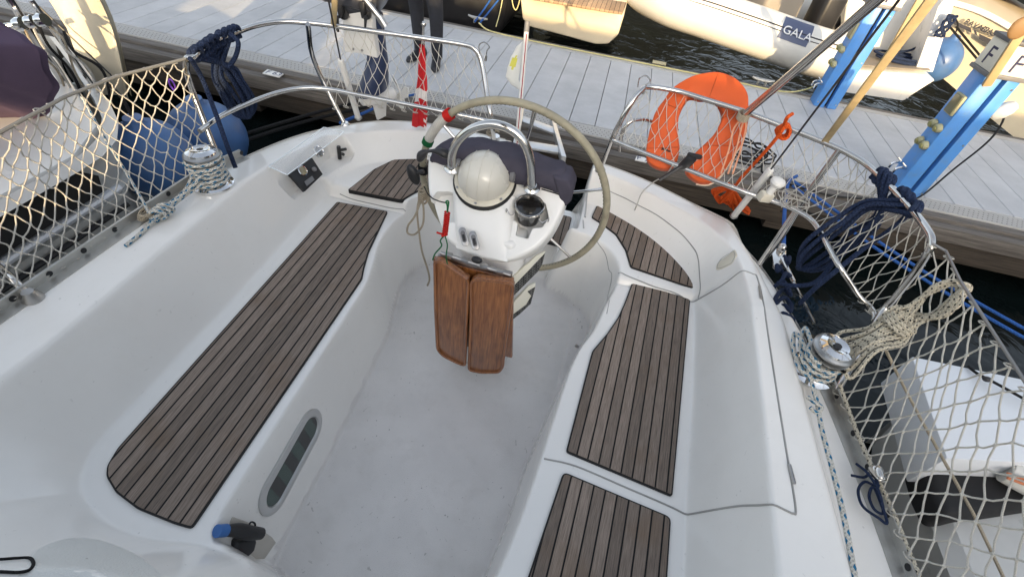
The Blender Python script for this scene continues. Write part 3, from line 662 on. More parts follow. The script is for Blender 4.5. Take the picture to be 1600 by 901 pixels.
# black slotted strips along the top of the pod
for (x0, y0, x1, y1) in ((678, 240, 708, 250), (846, 289, 878, 299)):
    b = B()
    for k in range(3):
        p, q = PP(x0, y0 + k * 3.2, .002), PP(x1, y1 + k * 3.2, .002); b.tube([p, q], .0028, 6)
    b.build('vent_slot', BLACK, ped)
# purple-grey canvas cover over the instruments behind the arch
CANVAS = nmat('canvas_purple_grey', (.062, .058, .078), .85, var=.18, scale=9, bump=.35, bscale=28, spec=.15)
rows = []; rnd = random.Random(3)
ends = [PY(x, y, 1.60) for x, y in [(676, 240), (696, 233), (722, 233), (760, 240), (800, 251), (840, 262), (872, 271), (886, 280), (889, 303)]]
cen = catmull(ends, 6)
for i, p in enumerate(cen):
    t = i / (len(cen) - 1); wv = math.sin(t * 17) * .004 + math.sin(t * 41 + 1) * .0025
    wd = .028 + .055 * math.sin(math.pi * min(1, t * 1.05)) + wv; hh = .014 + .042 * math.sin(math.pi * t) ** .6 + wv
    row = []
    for k in range(22):
        a = 2 * math.pi * k / 22; ry = math.copysign(abs(math.cos(a)) ** .7, math.cos(a)); rz = math.copysign(abs(math.sin(a)) ** .8, math.sin(a))
        row.append(p + Vector((0, ry * wd, rz * hh - .012 + .004 * math.sin(5 * a + t * 30))))
    rows.append(row)
b = B(); b.loft(rows, closed_u=True, cap=True)
flap = [PY(x, y, 1.53) for x, y in [(862, 276), (888, 282), (896, 300), (892, 316), (882, 326), (874, 312), (868, 294)]]
b.prism(flap, (0, .1, .01), bev=.012, seg=3); b.build('instrument_cover', CANVAS, ped, sharp=80)
b = B(); cp = [PY(x, y, 1.54) for x, y in [(655, 250), (661, 240), (672, 236), (690, 238), (702, 246), (706, 256)]]; b.tube(catmull(cp, 5), lambda t: .012 + .006 * math.sin(t * 12), 10); b.build('cover_hem', BLACK, ped)
# column with its folded grating strip
b = B(); b.prism([Vector((-.39, 1.37, 0)), Vector((-.19, 1.37, 0)), Vector((-.15, 1.43, 0)), Vector((-.15, 1.56, 0)), Vector((-.41, 1.56, 0)), Vector((-.43, 1.42, 0))], (0, 0, .84), bev=.02, seg=3)
b.build('pedestal_column', GELB, ped, sharp=50)
def grate_mat():
    m = bpy.data.materials.new('perforated_mat'); m.use_nodes = True; t = m.node_tree; N, L = t.nodes, t.links; bs = N['Principled BSDF']
    tc = N.new('ShaderNodeTexCoord'); mp = N.new('ShaderNodeMapping'); mp.inputs['Rotation'].default_value = (R(45), R(45), R(45)); mp.inputs['Scale'].default_value = (120, 120, 120); L.new(tc.outputs['Object'], mp.inputs[0])
    ck = N.new('ShaderNodeTexChecker'); ck.inputs['Scale'].default_value = 1; ck.inputs[1].default_value = (.012, .012, .012, 1); ck.inputs[2].default_value = (.10, .10, .095, 1); L.new(mp.outputs[0], ck.inputs[0]); L.new(ck.outputs[0], bs.inputs['Base Color']); bs.inputs['Roughness'].default_value = .6; return m
GRATE = grate_mat(); CUSH = nmat('cream_vinyl', (.66, .64, .54), .5, var=.04)
X1 = Vector((.62, -.70, .36)).normalized(); px_ = lambda x, y, l=0.0: PL(x, y, Vector((-.135, 1.38, .6)) + X1 * l, X1)
b = B(); b.prism([px_(799, 436), px_(838, 400), px_(853, 392), px_(850, 402), px_(843, 420), px_(805, 462), px_(803, 450)], -X1 * .012, bev=.003); pad = b.build('side_pad', CUSH, ped)
b = B(); b.prism([px_(804, 445, .0005), px_(851, 396, .0005), px_(847, 412, .0005), px_(840, 424, .0005), px_(826, 438, .0005), px_(803, 461, .0005)], X1 * .002); b.build('grip_mat', GRATE, ped)
b = B(); b.prism([px_(801, 474), px_(826, 447), px_(838, 441), px_(836, 454), px_(828, 472), px_(812, 488), px_(798, 498)], -X1 * .014, bev=.004); b.build('side_pad', CUSH, ped)
b = B(); b.prism([px_(824, 455, .0005), px_(836, 448, .0005), px_(829, 474, .0005), px_(812, 490, .0005), px_(798, 501, .0005), px_(800, 492, .0005), px_(822, 476, .0005), px_(830, 462, .0005)], X1 * .002); b.build('grip_mat', GRATE, ped)

# ---- steering wheel
WC = Vector((-.283, 1.723, .816)); wt, wy, WR = -.034, -.076, .42
wh = Vector((math.cos(wy), math.sin(wy), 0)); wf = Vector((-math.sin(wy), math.cos(wy), 0)); wv_ = Vector((0, 0, 1)) * math.cos(wt) + wf * math.sin(wt); wn_ = wh.cross(wv_)
def WP(a, r=WR, o=0.0): return WC + (wh * math.cos(R(a)) + wv_ * math.sin(R(a))) * r + wn_ * o
LEATHER = nmat('worn_leather', (.30, .275, .20), .6, var=.15, scale=18, bump=.2, bscale=120, dirt=(.10, .085, .06), dscale=14, damt=.5)
b = B(); b.tube([WP(i * 3) for i in range(120)], .0152, 14, closed=True); wheel = b.build('steering_wheel', LEATHER, yacht)
b = B()
for k in range(6):
    a = 22 + 60 * k; b = B(); b.tube([WP(a, .03, .03), WP(a, WR - .012)], .0062, 10); b.build('spoke', SS, wheel)
b = B(); b.lathe([(0, -.05), (.05, -.05), (.055, -.02), (.045, .05), (.03, .06), (0, .06)], WC, wn_, 24); b.build('hub', SS, wheel)
b = B()
for i in range(150):                                   # stitches on the inside of the rim
    a = i * 2.4
    if not 131 < a < 162: b.tube([WP(a, WR - .0140, .0062), WP(a + .9, WR - .0152, .0042)], .0011, 4)
b.build('stitching', nmat('stitch_thread', (.03, .027, .02), .8), wheel)
def torus_wrap(name, a0, a1, r, mat, turns):
    b = B(); n = turns * 12; pts = []
    for i in range(n + 1):
        t = i / n; ph = 2 * math.pi * turns * t; a = a0 + (a1 - a0) * t; rad = (wh * math.cos(R(a)) + wv_ * math.sin(R(a)))
        pts.append(WP(a) + rad * math.cos(ph) * r + wn_ * math.sin(ph) * r)
    b.tube(pts, .0024, 6); return b.build(name, mat, wheel)
b = B(); b.tube([WP(a) for a in np.linspace(137, 157, 16)], .0185, 14); torus_wrap('line_wrapping', 137, 157, .0185, ROPE_WHITE, 26)
b.build('tape_wrap', nmat('white_tape', (.62, .61, .57), .7, var=.05), wheel)
torus_wrap('red_whipping', 132.5, 137, .0225, ROPE_RED, 7); torus_wrap('green_whipping', 157, 160.5, .0225, ROPE_GREEN, 6)
torus_wrap('black_whipping', 176, 182, .020, ROPE_BLACK, 8)

# ---- drop-leaf table hinged on the pedestal
TY = 1.265
tb = B(); tb.prism([PY(x, y, TY + .045) for x, y in [(676, 404), (802, 438), (800, 560), (684, 530)]], (0, .022, 0), bev=.006)
table = tb.build('cockpit_table', VARN, yacht)
def leaf(px, rim):
    o = [PY(x, y, TY) for x, y in px]; b = B(); b.prism(o, (0, .026, 0), bev=.007, seg=3)
    c = sum(o, Vector()) / len(o); lf = b.build('leaf', VARN, table)
    b = B(); rr = [p + (c - p).normalized() * .006 + Vector((0, -.002, 0)) for p in o]; b.tube(fillet(rr, .02, 4, True), .0065, 8, closed=True); b.build('fiddle', VARN, lf)
leaf([(679, 405), (690, 407), (733, 436), (731, 500), (727, 572), (712, 566), (692, 556), (683, 546), (679, 480)], 1)
leaf([(736, 437), (745, 433), (799, 440), (803, 446), (795, 510), (786, 574), (780, 582), (750, 582), (732, 578), (734, 500)], 1)
b = B(); b.tube([PY(688, 395, 1.30), PY(798, 430, 1.30)], .008, 10)
for t in (.12, .35, .62, .85): p = PY(688, 395, 1.30).lerp(PY(798, 430, 1.30), t); b.box(p, (.03, .022, .02), bev=.003)
b.box(PY(742, 415, 1.305), (.30, .012, .028), (0, .0, 0), bev=.003); b.build('hinge', SSD, table)
b = B(); b.ball(PY(745, 406, 1.29), .022, .014, .014); b.build('latch_knob', BLACK, table)

# ---- engine panel pocket and its cover
ip = [PL(x, y, (-1.335, 1.93, .60), Vector((.80, -.12, .58))) for x, y in [(451, 273), (486, 247), (503, 273), (475, 300)]]
inr = Vector((.80, -.12, .58)).normalized()
b = B(); b.prism([p - inr * .012 for p in ip], inr * .022, bev=.003); ipan = b.build('engine_panel', BLACK, yacht)
def on_panel(x, y, l=.013): return PL(x, y, (-1.335, 1.93, .60), inr) + inr * l
b = B(); c = on_panel(470, 268); b.lathe([(0, 0), (.025, 0), (.025, .006), (.021, .007), (.020, .004), (0, .004)], c, inr, 26); b.build('gauge_bezel', CHROME, ipan)
b = B(); b.lathe([(0, .0041), (.020, .0041), (.0, .006)], c, inr, 24); b.build('gauge_dial', nmat('dial_face', (.25, .21, .12), .15, coat=.8, var=.3, scale=60), ipan)
b = B(); b.lathe([(0, 0), (.012, 0), (.012, .008), (.008, .012), (0, .012)], on_panel(488, 266), inr, 18); b.build('start_button', GREYP, ipan)
b = B(); b.prism([on_panel(x, y) for x, y in [(473, 285), (485, 276), (489, 282), (477, 292)]], inr * .002); b.build('warning_lights', GREYP, ipan)
b = B(); c = PL(497, 237, (-1.33, 2.1, .62), inr); b.lathe([(0, 0), (.030, 0), (.030, .01), (.026, .013), (.023, .008), (0, .008)], c, inr, 26); g = b.build('round_gauge', CHROME, yacht)
b = B(); b.lathe([(0, .0085), (.0225, .0085), (0, .0087)], c, inr, 24); b.build('dial', nmat('dial_grey', (.10, .10, .10), .1, coat=.8, var=.5, scale=50), g)
hd = D(534, 240); b = B(); b.tube([hd, hd + Vector((.03, -.035, .02))], .009, 8); b.tube([PY(529, 229, hd.y - .04), PY(531, 248, hd.y - .04)], .011, 8); b.tube([PY(529, 235, hd.y - .04), PY(541, 233, hd.y - .03)], .008, 8); b.build('stop_handle', BLACK, yacht)
CLEARP = nmat('clear_acrylic', (.80, .84, .87), .05, var=.01, coat=.3); CLEARP.node_tree.nodes['Principled BSDF'].inputs['Alpha'].default_value = .2
cn = Vector((.28, -.1, .95))
cv = [PL(x, y, (-1.40, 1.95, .715), cn) for x, y in [(420, 261), (506, 200), (537, 206), (530, 214), (449, 274)]]
b = B(); b.prism(cv, (0, 0, .006), bev=.002); cov = b.build('panel_cover', CLEARP, yacht)
b = B()
for k in range(len(cv)): b.tube([cv[k - 1] + Vector((0, 0, .003)), cv[k] + Vector((0, 0, .003))], .0028, 6)
b.build('cover_edge', nmat('acrylic_edge', (.75, .80, .83), .2), cov)

# ---- window in the left seat front, engine lever beside it
wp = [D(425, 770), D(484, 660), D(448, 790)]
w3 = (D(470, 640), D(395, 770), D(445, 800)); wnrm = (w3[1] - w3[0]).cross(w3[2] - w3[0]).normalized()
if wnrm.x < 0: wnrm = -wnrm
def WN(x, y, l=0.0): return PL(x, y, w3[0], wnrm) + wnrm * l
wa, wb = WN(482, 671), WN(429, 767); wax = (wb - wa).normalized(); wsd = wnrm.cross(wax)
wr = abs((WN(474, 731) - wa).dot(wsd)) * .5 + abs((WN(424, 734) - wa).dot(wsd)) * .5
def stadium(r):
    n = 28; out = []
    for k in range(n): a = math.pi * k / (n - 1); out.append(wa - wax * (r * math.sin(a)) + wsd * (r * math.cos(a)))
    for k in range(n): a = math.pi * k / (n - 1); out.append(wb + wax * (r * math.sin(a)) - wsd * (r * math.cos(a)))
    return out
of, nf = stadium(wr * .88), stadium(wr * .52)
b = B(); b.loft([[p - wnrm * .012 for p in of], [p + wnrm * .006 for p in of], [p.lerp(q, .35) + wnrm * .012 for p, q in zip(of, nf)], [p.lerp(q, .85) + wnrm * .010 for p, q in zip(of, nf)], nf, [p + wnrm * .003 for p in nf]], closed_u=True)
win = b.build('window', nmat('grey_alloy', (.52, .52, .51), .32, metal=.45, var=.05), yacht, sharp=40)
def curtain_mat():
    m = bpy.data.materials.new('glass_over_curtain'); m.use_nodes = True; t = m.node_tree; N, L = t.nodes, t.links; bs = N['Principled BSDF']
    tc = N.new('ShaderNodeTexCoord'); mp = N.new('ShaderNodeMapping'); mp.inputs['Scale'].default_value = (0, 22, 0); L.new(tc.outputs['Object'], mp.inputs[0])
    ck = N.new('ShaderNodeTexChecker'); ck.inputs['Scale'].default_value = 1; ck.inputs[1].default_value = (.003, .005, .005, 1); ck.inputs[2].default_value = (.022, .052, .041, 1); L.new(mp.outputs[0], ck.inputs[0]); L.new(ck.outputs[0], bs.inputs['Base Color']); bs.inputs['Roughness'].default_value = .08; bs.inputs['Coat Weight'].default_value = .5; return m
b = B(); b.add([p + wnrm * .005 for p in nf], [tuple(range(56))]); b.build('pane', curtain_mat(), win)
lv = D(378, 835); ln = Vector((.93, -.15, .3)).normalized()
plate = [PL(x, y, lv + ln * .010, ln) for x, y in [(363, 806), (395, 818), (424, 838), (430, 846), (412, 872), (366, 874), (337, 868), (334, 858)]]
b = B(); b.prism(plate, ln * .005, bev=.002); eng = b.build('engine_control', nmat('lever_plate', (.50, .47, .42), .38, metal=.4, var=.06, scale=20), yacht)
b = B(); b.tube(catmull([PL(352, 828, lv + ln * .05, ln), PL(372, 828, lv + ln * .055, ln), PL(390, 832, lv + ln * .06, ln), PL(408, 833, lv + ln * .06, ln)], 6), lambda t: .016 + .006 * math.sin(math.pi * min(1, t * .9)) , 14); b.build('lever_grip', BLACK, eng)
b = B(); b.tube([PL(339, 829, lv + ln * .05, ln), PL(353, 828, lv + ln * .05, ln)], .0185, 14); b.build('neutral_button', nmat('blue_plastic', (.035, .13, .36), .45), eng)
b = B(); b.prism([PL(x, y, lv + ln * .008, ln) for x, y in [(360, 838), (392, 838), (388, 855), (374, 868), (352, 868), (350, 860)]], ln * .035, bev=.01, seg=3); b.build('lever_base', BLACK, eng)
b = B(); b.tube(catmull([PL(x, y, lv + ln * .05, ln) for x, y in [(388, 822), (392, 815), (398, 817), (399, 824)]], 4), .003, 6); b.build('cable_loop', BLACK, eng)

# ---- hinges, hatch, latch
def hinge(p, q, n=(0, 0, 1), w=.012):
    p, q = Vector(p), Vector(q); b = B(); m = (p + q) / 2; d = (q - p)
    b.tube([p, q], .0045, 8)
    for k in range(6): b.tube([p + d * (k / 6 + .01), p + d * ((k + .8) / 6)], .0056, 8)
    return b.build('hinge', SSD, yacht)
hinge(D(1186, 447, .004), D(1189, 468, .004)); hinge(D(1232, 726, .004), D(1240, 756, .004))
hp = [D(x, y, .0) for x, y in [(1119, 414), (1127, 402), (1144, 393), (1152, 392), (1154, 400), (1145, 412), (1127, 421), (1119, 422)]]
c = sum(hp, Vector()) / len(hp); hn = (hp[2] - hp[0]).cross(hp[5] - hp[0]).normalized(); hn = hn if hn.z > 0 else -hn
hp = [p - hn * (p - c).dot(hn) for p in hp]
b = B(); b.prism([p - hn * .004 for p in fillet(hp, .01, 3, True)], hn * .009, bev=.003); hat = b.build('shower_hatch', CREAMP, yacht)
b = B(); b.tube(fillet([c + (p - c) * .86 + hn * .0052 for p in hp], .01, 3, True), .0012, 5, closed=True); b.build('hatch_lip', SEAMM, hat)
b = B(); p = Vector((.028, 2.13, .38)); b.tube([D(918, 302, .004), D(916, 318, .004), D(914, 340, .004)], .004, 8); b.tube([D(911, 345, .004), D(912, 357, .004)], .003, 6); b.build('gate_bolt', SSD, yacht)
# small fair-lead in the seat edge
b = B(); c = D(902, 541); b.lathe([(0, -.004), (.009, -.004), (.009, .012), (.004, .014), (0, .014)], c, (-.8, 0, .4), 12); b.tube([c + Vector((-.008, 0, 0)), c + Vector((-.016, -.004, -.03))], .003, 6); b.build('eye_bolt', SSD, yacht)

# ---- toe rails of alloy with drain holes
def toerail(i0, i1, left):
    pts = [Vector((x, y, 0)) for x, y in HULL]; path = catmull(pts, 8); sel = [p for p in path if (p.x < -.5 if left else p.x > .9) and (p.y < (1.75 if left else 1.32))]
    b = B(); rows = []
    for k, p in enumerate(sel):
        t = (sel[min(k + 1, len(sel) - 1)] - sel[max(k - 1, 0)]).normalized(); out = Vector((t.y, -t.x, 0));
        if (out.x > 0) == left: out = -out
        z = HZ(p.x - out.x * .03, p.y)
        q = Vector((p.x, p.y, z))
        rows.append([q - out * .045 + Vector((0, 0, -.004)), q - out * .045 + Vector((0, 0, .004)), q - out * .006 + Vector((0, 0, .005)), q - out * .004 + Vector((0, 0, .036)), q + out * .004 + Vector((0, 0, .037)), q + out * .006 + Vector((0, 0, -.03))])
    b.loft(rows); o = b.build('toe_rail', ALU, yacht, sharp=30)
    b = B()
    for k in range(4, len(sel) - 1, 1):
        pass
    s = 0; last = sel[0]; nxt = .1
    for k in range(1, len(sel)):
        s += (sel[k] - sel[k - 1]).length
        if s > nxt:
            nxt += .13; q = (rows[k][2] + rows[k][3]) / 2; n = (rows[k][3] - rows[k][2]).cross(rows[k][2] - rows[k - 1][2]).normalized()
            if (n.x > 0) != left: n = -n
            b.lathe([(0, .001), (.0105, .001), (.0, .0013)], q, n, 14)
    b.build('drain_hole', BLACK, o); return rows
TL = toerail(0, 1, True); TR = toerail(0, 1, False)

# ---- winches
def winch(c, lean=(0, 0, 1), s=1.0):
    c = Vector(c); b = B(); prof = [(.085, 0), (.087, .012), (.070, .022), (.060, .035), (.052, .06), (.050, .09), (.058, .112), (.066, .12)]
    b.lathe([(0, 0)] + [(r * s, h * s) for r, h in prof] + [(0, .12 * s)], c, lean, 36); wi = b.build('winch', CHROME, yacht, sharp=40)
    ax = Vector(lean).normalized(); t = c + ax * .12 * s
    b = B(); b.lathe([(0, .0), (.064 * s, .0), (.072 * s, .006), (.074 * s, .012), (.060 * s, .016), (.0, .016)], t, ax, 40); b.lathe([(0, .022), (.060 * s, .022), (.074 * s, .026), (.074 * s, .034), (.066 * s, .04), (.0, .04)], t, ax, 40); b.build('self_tailer', nmat('grip_grey', (.38, .38, .37), .3, metal=.9), wi)
    b = B(); b.lathe([(0, .04), (.062 * s, .040), (.060 * s, .047), (.040 * s, .056), (.032 * s, .053), (0, .048)], t, ax, 32); b.build('winch_cap', CHROME, wi)
    b = B(); b.lathe([(0, .0535), (.014 * s, .0545), (0, .055)], t, ax, 8); b.build('handle_socket', BLACK, wi)
    return c, ax
WL, WLa = winch((-1.535, 1.43, HZ(-1.53, 1.43)), (-.02, .03, 1), .95)
wb_ = P(1266, 580, .69); WRt, WRa = winch(wb_, P(1309, 541, .85) - wb_, .92)
# low mooring cleat and plate at the right quarter
b = B(); c = Vector((.965, 1.82, .545))
b.prism([P(x, y, .57) for x, y in [(1203, 396), (1218, 384), (1226, 392), (1226, 420), (1216, 428), (1206, 418)]], (0, 0, .02), bev=.006)
b.ball(P(1221, 388, .60), .022, .022, .03); b.tube([P(1222, 404, .60), P(1240, 440, .60)], .010, 10); b.tube([P(1240, 440, .60), P(1272, 505, .59)], .007, 8); b.build('mooring_cleat', SS, yacht)

# ---- pushpit rails
def rail(name, px, r=.0125, mat=None, closed=False, n=6, parent=yacht, ends=()):
    pts = []
    for q in px: pts.append(P(*q) if len(q) == 3 else Vector(q[1:]) )
    b = B(); b.tube(catmull(pts, n), r, 12); return b.build(name, mat or SS, parent)
pl = rail('pushpit', [('w', -1.63, 1.60, .70), (300, 140, 1.0), (291, 96, 1.13), (303, 88, 1.15), (330, 66, 1.15), (365, 52, 1.15), (400, 40, 1.15), (440, 34, 1.15), (485, 36, 1.15), (540, 43, 1.15), (590, 50, 1.15), (660, 60, 1.15), (720, 69, 1.15), (742, 77, 1.14), (753, 100, 1.08), (760, 140, .98), (768, 190, .85), ('w', -.55, 2.50, .62)])
rail('pushpit_mid_rail', [(312, 205, .9), (345, 182, .9), (385, 163, .9), (430, 146, .9), (470, 138, .9), (510, 139, .9), (570, 150, .9), (640, 164, .9), (700, 176, .9), (763, 189, .88)], .011, parent=pl)
rail('pushpit_post', [(481, 38, 1.15), (492, 98, .92), ('w', -1.40, 2.33, .60)], .0125, parent=pl)
rail('rail_end', [('w', -.55, 2.5, .66), ('w', -.55, 2.5, .60)], .03, parent=pl)
prr = rail('pushpit', [('w', .09, 2.46, .62), (948, 240, .75), (962, 205, .95), (983, 166, 1.08), (1000, 143, 1.14), (1016, 136, 1.15), (1060, 143, 1.15), (1110, 158, 1.15), (1170, 177, 1.15), (1225, 198, 1.15), (1270, 215, 1.15), (1310, 232, 1.15), (1350, 254, 1.15), (1385, 285, 1.15), (1425, 328, 1.15), (1447, 356, 1.15), (1456, 376, 1.14), (1449, 396, 1.10), (1430, 425, 1.0), (1398, 465, .87), (1372, 497, .78), ('w', 1.085, 1.21, .62)])
rail('pushpit_mid_rail', [(957, 219, .9), (1010, 240, .9), (1080, 267, .9), (1150, 295, .9), (1205, 313, .9), (1245, 329, .9), (1268, 344, .9), (1283, 365, .9), (1296, 388, .9), (1312, 417, .88), (1340, 460, .80), (1366, 503, .74), ('w', 1.08, 1.22, .66)], .011, parent=prr)
rail('pushpit_post', [(1312, 233, 1.15), (1255, 312, .90), ('w', .955, 2.0, .56)], .0125, parent=prr)
rail('pushpit_post', [(1247, 329, .9), (1222, 370, .75), ('w', .99, 2.05, .55)], .010, parent=prr)
rail('pushpit_loop', [(968, 236, .80), (972, 208, .92), (984, 191, .98), (1000, 187, .99), (1018, 190, .98), (1060, 205, .97)], .009, parent=prr)
b = B()
for q in ((.09, 2.46, .61), (-1.40, 2.33, .60), (.955, 2.0, .53)): b = B(); b.lathe([(0, 0), (.032, 0), (.03, .012), (.016, .03), (0, .03)], q, (0, 0, 1), 20); b.build('rail_foot', SS, prr)
# stanchion and lifelines
st = rail('stanchion', [(56, 470, .72), (0, 420, .80), ('w', -1.73, .66, 1.15)], .0125)
b = B(); b.lathe([(0, 0), (.03, 0), (.03, .02), (.017, .05), (0, .05)], P(57, 472, .705), (0, 0, 1), 18); b.build('stanchion_base', SSD, st)
b = B(); b.tube([P(290, 92, 1.15), P(180, 120, 1.15), P(100, 152, 1.15), P(0, 207, 1.15), Vector((-1.73, .66, 1.15)), Vector((-1.75, -.3, 1.15))], .006, 8); b.build('lifeline', nmat('lifeline_cover', (.20, .20, .19), .5), yacht)
b = B(); b.tube([P(1456, 380, 1.14), P(1478, 392, 1.14), P(1500, 438, 1.14), Vector((1.20, .9, 1.14)), Vector((1.22, -.3, 1.14))], .0045, 8); b.build('lifeline', nmat('wire', (.30, .29, .28), .35, metal=.8), yacht)
# backstays in white sleeves
def stay(base, top, up, lab):
    b = B(); b.tube([base, base.lerp(top, .97), top], lambda t: .0165 if t < .99 else .011, 12); o = b.build('backstay_sleeve', WHITEP, yacht)
    d = (up - top); b = B(); b.tube([top, top + d], .0038, 8); b.build('backstay', BLACK, o)
    b = B(); b.lathe([(0, 0), (.022, 0), (.022, .008), (.012, .014), (0, .014)], base, (0, 0, 1), 14); b.build('chainplate', SSD, o)
s0 = P(560, 185, .625); s1 = PY(532, 93, 2.17); up = PY(505, -40, 1.95); stay(s0, s1, s1 + (up - s1) * 8, 1)
s0 = P(1146, 338, .635); s1 = PY(1205, 264, 2.03); up = PY(1420, -20, 1.55); stay(s0, s1, s1 + (up - s1) * 6, 2)
# ================================================================ what stands round the yacht
def text_on(name, s, o, xd, yd, size, mat, parent=None, shear=0.0, depth=.001, **props):
    """lettering laid on a surface, lower left corner at o"""
    cu = bpy.data.curves.new('lettering', 'FONT'); cu.body = s; cu.size = size; cu.extrude = depth; cu.shear = shear
    t = bpy.data.objects.new('lettering', cu); COL.objects.link(t); bpy.context.view_layer.update()
    me = bpy.data.meshes.new_from_object(t.evaluated_get(bpy.context.evaluated_depsgraph_get())); bpy.data.objects.remove(t, do_unlink=True)
    xd, yd = Vector(xd).normalized(), Vector(yd).normalized(); zd = xd.cross(yd).normalized(); yd = zd.cross(xd)
    og = Vector(parent['_o']) if parent is not None else Vector((0, 0, 0))
    M = Matrix(((xd.x, yd.x, zd.x, o[0] - og.x), (xd.y, yd.y, zd.y, o[1] - og.y), (xd.z, yd.z, zd.z, o[2] - og.z), (0, 0, 0, 1)))
    me.transform(M); me.materials.clear(); me.materials.append(mat)
    ob = bpy.data.objects.new(name, me); COL.objects.link(ob); ob['_o'] = tuple(og)
    if parent is not None: ob.parent = parent
    return ob
NAVYP = nmat('navy_lettering', (.02, .025, .08), .5, var=.05)
BLUEPED = nmat('pedestal_blue_paint', (.09, .28, .66), .42, var=.06, coat=.15, dirt=(.16, .26, .40), dscale=9, damt=.55, specks=.35, sscale=30)
HULLG = nmat('hull_grey_white', (.50, .50, .48), .3, var=.05, coat=.2, dirt=(.35, .33, .28), dscale=2, damt=.3)
HULLW = nmat('hull_white', (.74, .735, .71), .3, var=.03, coat=.2, dirt=(.55, .52, .45), dscale=1.6, damt=.25)
HULLC = nmat('hull_cream', (.68, .60, .45), .32, var=.03, coat=.2, dirt=(.5, .45, .36), dscale=1.4, damt=.25)
FENDB = nmat('fender_blue', (.055, .13, .30), .42, var=.12, scale=8, dirt=(.10, .14, .20), dscale=7, damt=.5)
WEB = nmat('tan_webbing', (.46, .36, .20), .8, var=.1, scale=30, bump=.2, bscale=300)

# ---- unseen building added behind the viewer; stepped top shaped to cut the low sun
hb = thing('sun_blocker_building', 'long pale building added unseen behind the yacht to block sun, with stepped top', 'building', (6, -11, -.5))
RENDER = nmat('pale_render', (.42, .39, .34), .85, var=.08, scale=1.2)
BLOCKER_L, BLOCKER_H = 3.3, 4.2
for x0, x1, zt_ in ((-18, -1.1, BLOCKER_H), (-1.1, .2, BLOCKER_L), (.2, .72, BLOCKER_H), (.72, 1.32, BLOCKER_L), (1.32, 24, BLOCKER_H)):  # heights and gaps shaped to place the patches of sun
    if zt_ > BLOCKER_L: b = B(); b.box(((x0 + x1) / 2, -9.16, zt_ / 2 + 1.55), (x1 - x0, .28, zt_ - 3.1)); b.build('blocker_parapet', RENDER, hb)
b = B(); b.box((3, -12.01, 1.4), (42, 6, 3.5)); b.build('blocker_wall', RENDER, hb)
b = B(); b.box((3, -12, 3.22), (42.1, 6.04, .12)); b.build('blocker_roof', nmat('roof_slab', (.20, .11, .08), .8), hb)
b = B()
for i in range(9): b = B(); b.box((-14 + i * 4, -8.97, 1.6), (1.3, .06, 1.5)); b.build('window', GLASSD, hb)
sheet('quay', [(-60, -60), (60, -60), (60, -8.2), (-60, -8.2)], -.3, nmat('quay_concrete', (.30, .29, .27), .85, var=.12, scale=1))

